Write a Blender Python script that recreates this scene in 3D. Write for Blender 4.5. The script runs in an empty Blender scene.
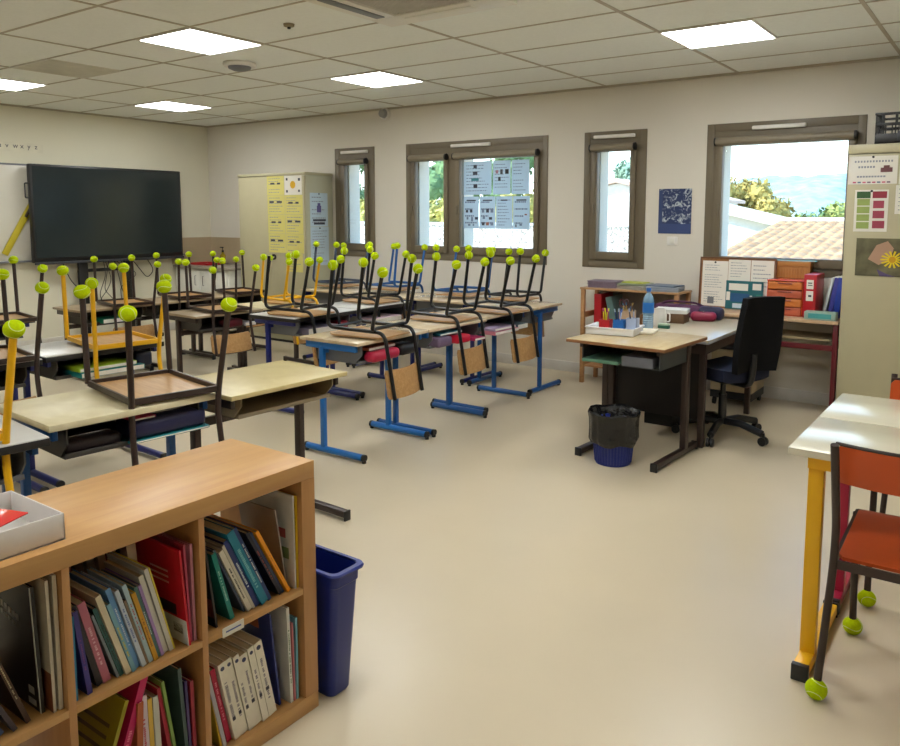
import bpy, bmesh, math, random
from mathutils import Vector, Matrix, Euler
PI = math.pi
S = bpy.context.scene
C = S.collection
R = random.Random(7)

# ---------------------------------------------------------------- camera
CAMZ = 1.525
FPX, YAW, PIT, ROL, CX, CY = 773.3, .6129, -.1085, .0028, 472.0, 299.2
cam = bpy.data.cameras.new('camera'); camo = bpy.data.objects.new('camera', cam); C.objects.link(camo)
fw = Vector((-math.sin(YAW)*math.cos(PIT), math.cos(YAW)*math.cos(PIT), math.sin(PIT)))
rt = Vector((math.cos(YAW), math.sin(YAW), 0)); up = rt.cross(fw)
rr = rt*math.cos(ROL)+up*math.sin(ROL); uu = up*math.cos(ROL)-rt*math.sin(ROL)
m = Matrix((rr, uu, -fw)).transposed().to_4x4(); m.translation = Vector((0, 0, CAMZ)); camo.matrix_world = m
cam.sensor_fit = 'HORIZONTAL'; cam.sensor_width = 36; cam.lens = FPX*36/900
cam.shift_x = -(CX-450)/900; cam.shift_y = (CY-373)/900; cam.clip_start = .05; cam.clip_end = 2000
S.camera = camo

# ---------------------------------------------------------------- world, sun, exposure
w = bpy.data.worlds.new('sky'); S.world = w; w.use_nodes = True
nt = w.node_tree; bg = nt.nodes['Background']
tc = nt.nodes.new('ShaderNodeTexCoord'); sep = nt.nodes.new('ShaderNodeSeparateXYZ'); cr = nt.nodes.new('ShaderNodeValToRGB')
nt.links.new(tc.outputs['Generated'], sep.inputs[0]); nt.links.new(sep.outputs['Z'], cr.inputs[0]); nt.links.new(cr.outputs[0], bg.inputs[0])
cr.color_ramp.elements[0].position = 0.0; cr.color_ramp.elements[0].color = (1.0, .98, .95, 1)
cr.color_ramp.elements[1].position = .5; cr.color_ramp.elements[1].color = (.20, .50, 1.0, 1)
e = cr.color_ramp.elements.new(.12); e.color = (.78, .91, 1.0, 1)
bg.inputs[1].default_value = 3.3
sun = bpy.data.lights.new('sun', 'SUN'); sun.energy = 8.5; sun.angle = .01; sun.color = (1, .95, .86)
suno = bpy.data.objects.new('sun', sun); C.objects.link(suno)
suno.rotation_euler = Vector((.55, .5, -.75)).to_track_quat('-Z', 'Y').to_euler(); suno.location = (-6, 2, 12)
LAMP = 24.0
vs = S.view_settings; vs.view_transform = 'Standard'; vs.look = 'None'; vs.gamma = 1; vs.use_curve_mapping = False; vs.exposure = 0.0

# ---------------------------------------------------------------- materials
def lin(c):
    return tuple(((x/255)/12.92 if x/255 <= .04045 else ((x/255+.055)/1.055)**2.4) for x in c)
MC = {}
def mat(name, col, rough=.5, metal=0, var=.06, vs_=8, bump=0, bs=60, stretch=None, alpha=None, coat=0, emit=None, trans=0, spec=.5):
    if name in MC: return MC[name]
    m = bpy.data.materials.new(name); m.use_nodes = True; n = m.node_tree; b = n.nodes['Principled BSDF']
    c = lin(col); L = n.links.new
    b.inputs['Roughness'].default_value = rough; b.inputs['Metallic'].default_value = metal
    b.inputs['Coat Weight'].default_value = coat; b.inputs['Specular IOR Level'].default_value = spec
    t = n.nodes.new('ShaderNodeTexCoord'); mp = n.nodes.new('ShaderNodeMapping'); L(t.outputs['Object'], mp.inputs[0])
    if stretch: mp.inputs['Scale'].default_value = stretch
    no = n.nodes.new('ShaderNodeTexNoise'); no.inputs['Scale'].default_value = vs_; no.inputs['Detail'].default_value = 5
    L(mp.outputs[0], no.inputs[0])
    r = n.nodes.new('ShaderNodeValToRGB'); L(no.outputs[0], r.inputs[0])
    r.color_ramp.elements[0].position = .3; r.color_ramp.elements[1].position = .7
    r.color_ramp.elements[0].color = (*[x*(1-var) for x in c], 1); r.color_ramp.elements[1].color = (*[min(1, x*(1+var)) for x in c], 1)
    L(r.outputs[0], b.inputs['Base Color'])
    if bump:
        n2 = n.nodes.new('ShaderNodeTexNoise'); n2.inputs['Scale'].default_value = bs; L(t.outputs['Object'], n2.inputs[0])
        bp = n.nodes.new('ShaderNodeBump'); bp.inputs['Strength'].default_value = bump; bp.inputs['Distance'].default_value = .01
        L(n2.outputs[0], bp.inputs['Height']); L(bp.outputs[0], b.inputs['Normal'])
    if trans: b.inputs['Transmission Weight'].default_value = trans; b.inputs['IOR'].default_value = 1.2
    if alpha: b.inputs['Alpha'].default_value = alpha
    if emit: b.inputs['Emission Color'].default_value = (*lin(col), 1); b.inputs['Emission Strength'].default_value = emit
    MC[name] = m; return m
def wood(name, c1, c2, sc=(1, 14, 14), rough=.4, scale=3.0):
    if name in MC: return MC[name]
    m = mat(name, c1, rough); n = m.node_tree
    mp = [x for x in n.nodes if x.type == 'MAPPING'][0]; mp.inputs['Scale'].default_value = sc
    no = [x for x in n.nodes if x.type == 'TEX_NOISE'][0]; no.inputs['Scale'].default_value = scale; no.inputs['Distortion'].default_value = .6
    r = [x for x in n.nodes if x.type == 'VALTORGB'][0]
    r.color_ramp.elements[0].color = (*lin(c1), 1); r.color_ramp.elements[1].color = (*lin(c2), 1)
    return m
M_wall = mat('wall paint', (218, 212, 200), .85, var=.015, vs_=2, bump=.05, bs=200)
M_wall_left = mat('left wall paint', (218, 213, 192), .85, var=.015, vs_=2, bump=.05, bs=200)
M_ceil = mat('ceiling tile', (237, 241, 238), .9, var=.02, vs_=40, bump=.1, bs=300)
M_grid = mat('ceiling grid metal', (176, 168, 150), .45)
M_white = mat('white plastic', (225, 222, 216), .4)
M_whitemet = mat('white enamel', (222, 220, 210), .3)
M_base = mat('skirting', (205, 200, 192), .5)
M_taupe = mat('taupe aluminium', (112, 101, 82), .45, var=.03)
M_taupe2 = mat('taupe blind', (132, 122, 104), .5, var=.03)
M_black = mat('black plastic', (22, 22, 24), .4)
M_screen = mat('dark screen glass', (36, 44, 46), .16, var=.03)
M_tubeK = mat('black tube paint', (16, 17, 20), .28, var=.02)
M_tubeBr = mat('brown tube paint', (52, 38, 34), .35, var=.04)
M_tubeBl = mat('blue tube paint', (24, 84, 150), .35, var=.04)
M_tubeLB = mat('bright blue tube paint', (28, 110, 190), .35, var=.04)
M_tubeN = mat('navy tube paint', (24, 34, 110), .35, var=.04)
M_tubeY = mat('yellow tube paint', (232, 176, 18), .35, var=.04)
M_tubeR = mat('dark red tube paint', (98, 14, 26), .35, var=.04)
M_ply = wood('beech plywood', (170, 128, 80), (190, 150, 100), (1.5, 16, 16), .38)
M_orange = mat('orange laminate', (200, 82, 30), .4, var=.05)
M_edge = mat('black table edging', (26, 24, 24), .5)
M_topW = mat('white grey laminate', (196, 194, 190), .3, var=.03)
M_topB = wood('beige worn laminate', (205, 192, 154), (222, 212, 178), (2, 3, 3), .4)
M_topG = wood('olive beige laminate', (190, 172, 120), (202, 186, 134), (2, 3, 3), .38)
M_topN = wood('pale wood laminate', (196, 174, 142), (216, 200, 172), (8, 1.5, 8), .14)
M_topD = mat('dull beige laminate', (160, 140, 112), .3, var=.05)
M_tray = mat('grey plastic tray', (112, 114, 118), .5, var=.04)
M_trayD = mat('dark grey tray', (66, 62, 58), .5, var=.04)
M_trayT = mat('taupe tray', (148, 134, 108), .5, var=.04)
M_paper = mat('paper', (226, 222, 212), .7, var=.02)
M_paperY = mat('yellow paper', (214, 204, 120), .7, var=.03)
M_paperB = mat('bluish paper', (190, 208, 220), .7, var=.03)
M_ink = mat('dark ink', (60, 62, 74), .7)
M_ink2 = mat('faint ink', (140, 144, 154), .7)
M_page = mat('book pages', (196, 182, 150), .8, var=.1, vs_=3, stretch=(1, 120, 1))
M_oak = wood('oak veneer', (180, 132, 78), (194, 150, 92), (12, 1.2, 12), .38, 2.2)
M_oakV = wood('oak veneer upright', (172, 124, 76), (188, 140, 88), (12, 12, 1.2), .38, 2.2)
M_blueP = mat('blue bin plastic', (16, 36, 120), .35, var=.04)
M_fabricK = mat('black fabric', (12, 12, 15), .85, var=.1, vs_=90, bump=.2, bs=400, spec=.2)
M_fabricN = mat('navy fabric', (12, 20, 48), .85, var=.1, vs_=90, bump=.2, bs=400)
M_bag = mat('black bin bag', (20, 20, 22), .25, bump=.8, bs=22)
M_cab = mat('cream cabinet enamel', (184, 176, 144), .4, var=.02)
M_cabG = mat('grey cream cabinet side', (186, 184, 158), .4, var=.02)
M_red = mat('red plastic', (178, 24, 34), .35)
M_chrome = mat('brushed metal', (170, 172, 176), .25, metal=1)
def glassmat():
    m = bpy.data.materials.new('window glass'); m.use_nodes = True; n = m.node_tree; n.nodes.remove(n.nodes['Principled BSDF'])
    o = n.nodes['Material Output']; a = n.nodes.new('ShaderNodeBsdfTransparent'); g = n.nodes.new('ShaderNodeBsdfGlossy'); mx = n.nodes.new('ShaderNodeMixShader')
    f = n.nodes.new('ShaderNodeFresnel'); f.inputs[0].default_value = 1.3
    g.inputs['Roughness'].default_value = .02; a.inputs[0].default_value = (.93, .97, .97, 1)
    n.links.new(f.outputs[0], mx.inputs[0]); n.links.new(a.outputs[0], mx.inputs[1]); n.links.new(g.outputs[0], mx.inputs[2]); n.links.new(mx.outputs[0], o.inputs[0]); return m
M_glass = glassmat()
def ballmat():
    m = mat('tennis felt', (190, 215, 10), .95, var=.1, vs_=120, bump=.5, bs=500, spec=.1); return m
M_ball = ballmat(); M_seam = mat('ball seam', (222, 232, 160), .8)
CM = {}
def cmat(col, rough=.45):
    k = (tuple(col), rough)
    if k not in CM: CM[k] = mat('cover paint %d %d %d' % tuple(col), col, rough, var=.08, vs_=14)
    return CM[k]

# ---------------------------------------------------------------- mesh helpers
class MB:
    def __init__(s): s.v = []; s.f = []; s.mi = []
    def add(s, bm, M=None, mi=0):
        o = len(s.v)
        bm.verts.index_update()
        for v in bm.verts: s.v.append(tuple(M @ v.co) if M else tuple(v.co))
        for f in bm.faces: s.f.append([o+v.index for v in f.verts]); s.mi.append(mi)
        bm.free(); return s
    def box(s, x0, x1, y0, y1, z0, z1, bev=0, M=None, mi=0, seg=2):
        bm = bmesh.new(); bmesh.ops.create_cube(bm, size=1)
        for v in bm.verts: v.co = Vector(((x0+x1)/2+v.co.x*(x1-x0), (y0+y1)/2+v.co.y*(y1-y0), (z0+z1)/2+v.co.z*(z1-z0)))
        if bev: bmesh.ops.bevel(bm, geom=bm.edges[:], offset=min(bev, .45*min(abs(x1-x0), abs(y1-y0), abs(z1-z0))), segments=seg, affect='EDGES', profile=.5)
        return s.add(bm, M, mi)
    def cyl(s, p0, p1, r0, r1=None, n=16, mi=0, cap=True):
        p0 = Vector(p0); p1 = Vector(p1); r1 = r0 if r1 is None else r1; d = p1-p0
        bm = bmesh.new(); bmesh.ops.create_cone(bm, cap_ends=cap, segments=n, radius1=r0, radius2=r1, depth=d.length)
        M = Matrix.Translation((p0+p1)/2) @ d.to_track_quat('Z', 'Y').to_matrix().to_4x4()
        return s.add(bm, M, mi)
    def sph(s, c, r, n=16, sc=(1, 1, 1), mi=0):
        bm = bmesh.new(); bmesh.ops.create_uvsphere(bm, u_segments=n, v_segments=max(6, n*2//3), radius=r)
        return s.add(bm, Matrix.Translation(c) @ Matrix.Diagonal((*sc, 1)), mi)
    def tube(s, pts, r, n=8, mi=0, closed=False, sy=1.0):
        P = [Vector(p) for p in pts]; o = len(s.v); k = len(P)
        T = []
        for i in range(k):
            a = P[(i-1) % k] if (closed or i > 0) else P[i]; b = P[(i+1) % k] if (closed or i < k-1) else P[i]
            T.append((b-a).normalized())
        up_ = Vector((0, 0, 1)) if abs(T[0].z) < .9 else Vector((0, 1, 0))
        u = T[0].cross(up_).normalized(); prev = T[0]
        for i in range(k):
            q = prev.rotation_difference(T[i]); u = (q @ u); u = (u-T[i]*u.dot(T[i])).normalized(); w_ = T[i].cross(u); prev = T[i]
            for j in range(n):
                a = 2*PI*j/n; s.v.append(tuple(P[i]+(u*math.cos(a)+w_*math.sin(a)*sy)*r))
        for i in range(k if closed else k-1):
            for j in range(n):
                a = o+i*n; b = o+((i+1) % k)*n; s.f.append([a+j, a+(j+1) % n, b+(j+1) % n, b+j]); s.mi.append(mi)
        if not closed:
            s.f.append([o+j for j in range(n)][::-1]); s.mi.append(mi); s.f.append([o+(k-1)*n+j for j in range(n)]); s.mi.append(mi)
        return s
    def lathe(s, prof, c=(0, 0, 0), n=24, mi=0):
        o = len(s.v); k = len(prof)
        for r, z in prof:
            for j in range(n): a = 2*PI*j/n; s.v.append((c[0]+r*math.cos(a), c[1]+r*math.sin(a), c[2]+z))
        for i in range(k-1):
            for j in range(n): s.f.append([o+i*n+j, o+i*n+(j+1) % n, o+(i+1)*n+(j+1) % n, o+(i+1)*n+j]); s.mi.append(mi)
        return s
    def grid(s, fn, nu, nv, mi=0):
        o = len(s.v)
        for i in range(nu+1):
            for j in range(nv+1): s.v.append(tuple(fn(i/nu, j/nv)))
        for i in range(nu):
            for j in range(nv): a = o+i*(nv+1)+j; s.f.append([a, a+1, a+nv+2, a+nv+1]); s.mi.append(mi)
        return s
    def slab(s, fn, nu, nv, off, mi=0):
        """closed curved sheet: fn(u,v)->point, off = thickness vector"""
        off = Vector(off); o = len(s.v); W = nv+1; K = (nu+1)*W
        for t in (0, 1):
            for i in range(nu+1):
                for j in range(nv+1): s.v.append(tuple(Vector(fn(i/nu, j/nv))+off*t))
        def q(*a): s.f.append([o+x for x in a]); s.mi.append(mi)
        for i in range(nu):
            for j in range(nv): a = i*W+j; q(a, a+W, a+W+1, a+1); q(K+a, K+a+1, K+a+W+1, K+a+W)
        for i in range(nu):
            a = i*W; q(a, K+a, K+a+W, a+W); a = i*W+nv; q(a, a+W, K+a+W, K+a)
        for j in range(nv):
            a = j; q(a, a+1, K+a+1, K+a); a = nu*W+j; q(a, K+a, K+a+1, a+1)
        return s
    def poly(s, pts, off, mi=0):
        o = len(s.v); n = len(pts); off = Vector(off)
        for p in pts: s.v.append(tuple(p))
        for p in pts: s.v.append(tuple(Vector(p)+off))
        s.f.append([o+i for i in range(n)][::-1]); s.f.append([o+n+i for i in range(n)]); s.mi += [mi, mi]
        for i in range(n): s.f.append([o+i, o+(i+1) % n, o+n+(i+1) % n, o+n+i]); s.mi.append(mi)
        return s
    def build(s, name, mats, parent=None, loc=None, rot=None, flat=False, ang=40):
        me = bpy.data.meshes.new(name); me.from_pydata(s.v, [], s.f)
        if not isinstance(mats, (list, tuple)): mats = [mats]
        for q in mats: me.materials.append(q)
        me.polygons.foreach_set('material_index', s.mi)
        bm = bmesh.new(); bm.from_mesh(me); bmesh.ops.recalc_face_normals(bm, faces=bm.faces[:]); bm.to_mesh(me); bm.free()
        if not flat: me.shade_smooth(); me.set_sharp_from_angle(angle=math.radians(ang))
        me.update(); o = bpy.data.objects.new(name, me); C.objects.link(o)
        if parent: o.parent = parent
        if loc: o.location = loc
        if rot: o.rotation_euler = rot
        return o
def tag(o, label=None, cat=None, group=None, kind=None):
    if label: o['label'] = label
    if cat: o['category'] = cat
    if group: o['group'] = group
    if kind: o['kind'] = kind
    return o
def thing(name, label, cat, loc=(0, 0, 0), rz=0, group=None, rot=None):
    o = bpy.data.objects.new(name, None); C.objects.link(o); o.empty_display_size = .1
    o.location = loc; o.rotation_euler = rot if rot else (0, 0, rz); return tag(o, label, cat, group)
def struct(name, mb, mats, parent=None, **k):
    o = mb.build(name, mats, parent, **k)
    if not parent: tag(o, kind='structure')
    return o
def copy_tree(o, parent=None):
    c = o.copy(); C.objects.link(c); c.parent = parent
    for ch in list(kids.get(o.name, [])): copy_tree(ch, c)
    return c
kids = {}
def index_kids(o):
    kids[o.name] = [c for c in C.objects if c.parent == o]
    for c in kids[o.name]: index_kids(c)
def fillet(pts, r, seg=5):
    P = [Vector(p) for p in pts]; out = [P[0]]
    for i in range(1, len(P)-1):
        a = (P[i-1]-P[i]); b = (P[i+1]-P[i]); d = min(r, a.length*.45, b.length*.45)
        p0 = P[i]+a.normalized()*d; p1 = P[i]+b.normalized()*d
        for k in range(seg+1): t = k/seg; out.append(p0*(1-t)**2+P[i]*2*t*(1-t)+p1*t*t)
    out.append(P[-1]); return out
def textmesh(txt, size, material, parent, loc, rot, name='lettering'):
    cu = bpy.data.curves.new('t', 'FONT'); cu.body = txt; cu.size = size; cu.extrude = .0008; cu.align_x = 'LEFT'
    to = bpy.data.objects.new('t', cu); C.objects.link(to); dg = bpy.context.evaluated_depsgraph_get(); dg.update()
    me = bpy.data.meshes.new_from_object(to.evaluated_get(dg)); C.objects.unlink(to); bpy.data.objects.remove(to)
    me.materials.clear(); me.materials.append(material)
    o = bpy.data.objects.new(name, me); C.objects.link(o); o.parent = parent; o.location = loc; o.rotation_euler = rot; return o

# ================================================================ SETTING
XL, XR, YF, YW, H = -9.085, 2.6, -2.4, 6.665, 2.71
struct('floor', MB().box(XL-.2, XR+.2, YF-.2, YW+.3, -.1, 0), mat('vinyl floor', (204, 190, 164), .3, var=.035, vs_=1.3, bump=.03, bs=500, spec=.45), flat=True)
struct('ceiling', MB().box(XL-.2, XR+.2, YF-.2, YW+.3, H, H+.25), M_ceil, flat=True)
g = MB()
x = -.789-1.2*7
while x < XR:
    if x > XL: g.box(x-.012, x+.012, YF, YW, H-.004, H)
    x += 1.2
y = 3.713-.6*10
while y < YW: g.box(XL, XR, y-.009, y+.009, H-.0035, H); y += .6
g.box(XL, XR, YW-.02, YW, H-.02, H-.0005); g.box(XL, XL+.02, YF, YW, H-.02, H-.0005)
struct('trim_1', g, M_grid, flat=True)
WIN = [(-6.676, -6.049), (-5.58, -3.785), (-3.393, -2.771), (-2.227, -.996)]
ZB, ZT = 1.036, 2.297; TH = .25
PANES = [(-6.51, -6.19), (-5.443, -5.044), (-4.835, -3.93), (-3.248, -2.918), (-2.083, -1.117)]
g = MB(); xs = [XL-.2]+[v for a in WIN for v in a]+[XR+.2]
for i in range(0, len(xs), 2): g.box(xs[i], xs[i+1], YW, YW+TH, 0, H)
for a, b in WIN: g.box(a, b, YW, YW+TH, 0, ZB); g.box(a, b, YW, YW+TH, ZT, H)
for a, b in WIN:                                    # outer leaf closes in to the panes
    ps = [p for p in PANES if a < p[0] < b]; ed = [a, ps[0][0]-.012, ps[-1][1]+.03, b]
    for k in (0, 2): g.box(ed[k], ed[k+1], YW+.075, YW+TH, ZB, ZT)
    g.box(ed[1], ed[2], YW+.075, YW+TH, ZB, 1.15); g.box(ed[1], ed[2], YW+.075, YW+TH, 2.15, ZT)
    if len(ps) == 2: g.box(ps[0][1]+.03, ps[1][0]-.012, YW+.075, YW+TH, 1.15, 2.15)
struct('wall_back', g, M_wall, flat=True)
struct('wall_left', MB().box(XL-.2, XL, YF-.2, YW, 0, H), M_wall_left, flat=True)
struct('wall_right', MB().box(XR, XR+.2, YF-.2, YW, 0, H), M_wall, flat=True)
struct('wall_front', MB().box(XL, XR, YF-.2, YF, 0, H), M_wall, flat=True)
struct('baseboard_back', MB().box(XL, XR, YW-.012, YW, 0, .1, .003), M_base)
struct('baseboard_left', MB().box(XL, XL+.012, YF, YW-.012, 0, .1, .003), M_base)

def pane(parent, gx0, gx1, gz0, gz1, vent=None, cap='r'):
    s = MB(); fw_ = .052                                                    # sash round the pane
    s.box(gx0-fw_, gx0, YW-.03, YW+.03, gz0-fw_-.02, gz1+fw_, .004); s.box(gx1, gx1+fw_, YW-.03, YW+.03, gz0-fw_-.02, gz1+fw_, .004)
    s.box(gx0, gx1, YW-.03, YW+.03, gz0-fw_-.02, gz0, .004); s.box(gx0, gx1, YW-.03, YW+.03, gz1, gz1+fw_, .004)
    s.build('window_sash', M_taupe, parent)
    MB().box(gx0-.003, gx1+.003, YW+.005, YW+.012, gz0-.003, gz1+.003).build('window_pane', M_glass, parent, flat=True)
    b = MB().cyl((gx0-.05, YW-.055, gz1+.035), (gx1+.045, YW-.055, gz1+.035), .032, n=20).box(gx0-.05, gx1+.045, YW-.055, YW-.028, gz1-.0, gz1+.067)
    bl = b.build('roller_blind', M_taupe2, parent)
    k = MB().cyl((gx1+.045, YW-.055, gz1+.035), (gx1+.062, YW-.055, gz1+.035), .034, n=20)
    k.cyl((gx0-.062, YW-.055, gz1+.035), (gx0-.05, YW-.055, gz1+.035), .034, n=20); k.build('blind_end_caps', M_black, bl)
    MB().box(gx0-.02, gx0-.0+.0, YW-.06, YW-.03, 0, 0.001)
    h = MB().box(gx0-.035, gx0-.018, YW-.05, YW-.03, (gz0+gz1)/2-.12, (gz0+gz1)/2-.02, .004); h.build('window_handle', M_taupe, parent)
def window(n, a, b, panes, vents):
    fr = MB(); t = .06
    zt, zb = ZT, ZB
    fr.box(a, a+t, YW-.008, YW+.07, zb, zt, .003); fr.box(b-t, b, YW-.008, YW+.07, zb, zt, .003)
    fr.box(a+t, b-t, YW-.008, YW+.07, zb, zb+t, .003); fr.box(a+t, b-t, YW-.008, YW+.07, zt-t*1.1, zt, .003)
    o = struct('window_%d' % n, fr, M_taupe)
    infill = MB(); ed = [a+t]+[v for p in panes for v in (p[0]-.052, p[1]+.052)]+[b-t]
    for i in range(0, len(ed), 2):
        if ed[i+1]-ed[i] > .003: infill.box(ed[i], ed[i+1], YW-.002, YW+.05, zb+t, zt-t)
    for p in panes:
        infill.box(p[0]-.052, p[1]+.052, YW-.002, YW+.05, zb+t, p[2]-.07); infill.box(p[0]-.052, p[1]+.052, YW-.002, YW+.05, p[3]+.05, zt-t)
    infill.build('window_frame', M_taupe, o)
    for p in panes: pane(o, *p)
    for v in vents: MB().box(v[0], v[1], YW-.035, YW-.006, zt-.068, zt-.035, .008).build('trickle_vent', M_white, o)
    MB().box(a-.0, b+.0, YW+TH-.02, YW+TH+.04, zb-.03, zb-.0).build('window_sill', M_white, o)
window(1, *WIN[0], [(-6.51, -6.19, 1.19, 2.10)], [(-6.56, -6.14)])
window(2, *WIN[1], [(-5.443, -5.044, 1.19, 2.10), (-4.835, -3.93, 1.19, 2.10)], [(-4.95, -4.45)])
window(3, *WIN[2], [(-3.248, -2.918, 1.186, 2.11)], [(-3.29, -2.88)])
window(4, *WIN[3], [(-2.083, -1.117, 1.18, 2.11)], [(-1.85, -1.43)])

# ================================================================ CEILING THINGS
M_diff = mat('lamp diffuser', (250, 252, 250), .5, var=0, emit=LAMP)
def panel_light(x, y, label):
    t = thing('ceiling_light', label, 'light', (x, y, H), 0, 'square ceiling panel lights')
    f = MB(); a = .298
    for q in ((-a, a, -a, -a+.014), (-a, a, a-.014, a), (-a, -a+.014, -a+.014, a-.014), (a-.014, a, -a+.014, a-.014)): f.box(*q, -.012, -.0005)
    f.build('lamp_frame', M_white, t)
    MB().box(-a+.014, a-.014, -a+.014, a-.014, -.009, -.002).build('lamp_diffuser', M_diff, t, flat=True)
LP = [(-1.689, 5.213, 'bright square ceiling panel in front of the widest window by the corner cabinet'),
      (-4.689, 5.213, 'bright square ceiling panel above the window with paper sheets'),
      (-7.689, 5.213, 'bright square ceiling panel nearest the far room corner, behind the dome'),
      (-4.689, 3.413, 'largest bright square ceiling panel, left of the white dome'),
      (-7.689, 3.413, 'bright square ceiling panel at the left edge above the big screen'),
      (-1.689, 3.413, 'square ceiling panel overhead beside the air conditioner, out of view'),
      (-1.689, 1.613, 'square ceiling panel above the bookcase, out of view'),
      (1.311, 3.413, 'square ceiling panel on the right of the room, out of view'),
      (-1.689, -.787, 'square ceiling panel behind the viewer, out of view'),
      (-4.689, -.787, 'square ceiling panel at the rear left of the room, out of view')]
for a in LP: panel_light(*a)
t = thing('smoke_detector', 'white round dome on a ceiling tile beside the largest light panel', 'detector', (-5.1, 4.06, H))
MB().lathe([(0, 0), (.125, 0), (.13, -.012), (.12, -.03), (.0, -.032)]).build('detector_base', M_white, t)
MB().lathe([(.09, -.03), (.085, -.045), (.05, -.06), (.0, -.064)]).build('detector_dome', M_tray, t)
t = thing('ceiling_sensor', 'tiny round sensor on the ceiling tile left of the air conditioner', 'sensor', (-3.816, 3.426, H))
MB().lathe([(0, 0), (.035, 0), (.032, -.015), (0, -.022)]).build('sensor_body', mat('sensor beige', (120, 108, 84), .5), t)
MB().lathe([(.012, -.02), (.01, -.03), (0, -.032)]).build('sensor_lens', M_black, t)
t = thing('air_conditioner', 'square white air conditioning cassette in the ceiling at the top edge', 'air conditioner', (-2.80, 3.30, H))
f = MB()
for q in ((-.46, .46, -.46, -.27), (-.46, .46, .27, .46), (-.46, -.27, -.27, .27), (.27, .46, -.27, .27)): f.box(*q, -.03, -.001, .006)
f.build('cassette_frame', M_whitemet, t)
f = MB()
for i in range(27): f.box(-.26+i*.02, -.252+i*.02, -.265, .265, -.022, -.006)
f.box(-.268, .268, -.268, .268, -.006, -.001); f.build('intake_grille', mat('grille grey', (200, 198, 188), .6), t)
for r_ in range(4):
    M_ = Matrix.Rotation(r_*PI/2, 4, 'Z'); f = MB()
    f.box(-.24, .24, .32, .385, -.036, -.029, .003, M=M_); f.build('air_flap', M_tray if r_ % 2 else M_whitemet, t)
t = thing('ceiling_vent', 'wide grey square vent grille in the ceiling above the big screen', 'vent', (-6.47, 3.40, H))
f = MB()
for i in range(29): f.box(-.29, .29, -.285+i*.02, -.277+i*.02, -.012, -.004)
f.box(-.3, .3, -.3, .3, -.004, -.0008); f.build('grille', mat('vent grey', (224, 222, 210), .6), t)
MB().box(-.3, .3, .29, .3, -.014, -.001).box(-.3, .3, -.3, -.29, -.014, -.001).build('vent_frame', M_whitemet, t)
t = thing('alarm_siren', 'small grey round alarm siren high on the window wall', 'siren', (-5.87, YW, 2.645))
MB().cyl((0, 0, 0), (0, -.035, 0), .07, .066, 24).build('siren_base', M_white, t)
MB().cyl((0, -.035, 0), (0, -.08, 0), .05, .042, 24).build('siren_lens', mat('siren grey', (150, 150, 148), .4), t)

# ================================================================ CHAIRS
def ball_mesh():
    mb = MB(); bm = bmesh.new(); bmesh.ops.create_uvsphere(bm, u_segments=24, v_segments=16, radius=.0335); mb.add(bm)
    pts = []
    for i in range(40):
        a = 2*PI*i/40; X = math.cos(a)+.42*math.cos(3*a)*1.0; Y = math.sin(a)-.42*math.sin(3*a); Zz = 1.1*math.sin(2*a)
        pts.append(Vector((X, Y, Zz)).normalized()*.0336)
    mb.tube(pts, .0012, 5, 1, closed=True); return mb
BALL = ball_mesh()
def add_ball(parent, x, y, i):
    b = MB(); b.v = list(BALL.v); b.f = list(BALL.f); b.mi = list(BALL.mi)
    o = b.build('tennis_ball', [M_ball, M_seam], parent, loc=(x, y, .0335), rot=(i*1.3, i*.7, i*2.1), ang=80)
    return o
SH = .465
def seat_slab(x0, x1, w0, w1, thick, z0, slope, roll=.03):
    def fn(u, v):
        x = x0+(x1-x0)*u; w_ = w0+(w1-w0)*u; y_ = (v-.5)*2*w_
        c = abs(v-.5)*2; r_ = 1-.08*max(0, c-.7)/.3*(1 if u < .02 or u > .98 else 0)
        z = z0-slope*x-thick
        if u < .12: z -= roll*((.12-u)/.12)**2
        return (x, y_*r_, z)
    return MB().slab(fn, 18, 12, (0, 0, thick))
def back_slab(xb, zb, zt, w_, thick, lean, curve=.03):
    def fn(u, v):
        z = zb+(zt-zb)*u; y_ = (v-.5)*2*w_
        k = .93 if (u < .01 or u > .99) else 1
        return (xb+(z-zb)*lean+curve*(1-(y_/w_)**2)-curve, y_*k, z)
    return MB().slab(fn, 8, 14, (-thick, 0, 0))
def s_chair(tube, label='', ply=None, wf=.158, wr=.194):
    """sled style school chair: side tubes run leg > seat rail > back upright; rear legs are one U"""
    t = thing('school_chair', label, 'chair'); r = .0122
    for s in (-1, 1):
        pts = [(-.235, s*wf, .03), (-.262, s*wf, .432), (.185, s*wf, .411), (.285, s*(wf-.004), .815)]
        m1 = MB().tube(fillet(pts, .06, 6), r, 10); m1.build('side_tube', tube, t)
    MB().tube(fillet([(.175, -wr, .03), (.115, -wr, .40), (.10, -wr*.7, .398), (.10, wr*.7, .398), (.115, wr, .40), (.175, wr, .03)], .07, 6), r, 10).build('rear_leg_frame', tube, t)
    MB().tube([(-.225, -wf, .43), (-.225, wf, .43)], r*.8, 8).build('cross_bar', tube, t)
    seat_slab(-.235, .17, .176, .165, .010, SH, .07, .010).build('seat', ply or M_ply, t)
    b = back_slab(.252, .64, .815, .18, .012, .22)
    b.build('backrest', ply or M_ply, t)
    for i, (x_, y_) in enumerate(((-.235, -wf), (-.235, wf), (.175, -wr), (.175, wr))): add_ball(t, x_, y_, i)
    return t
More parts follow.
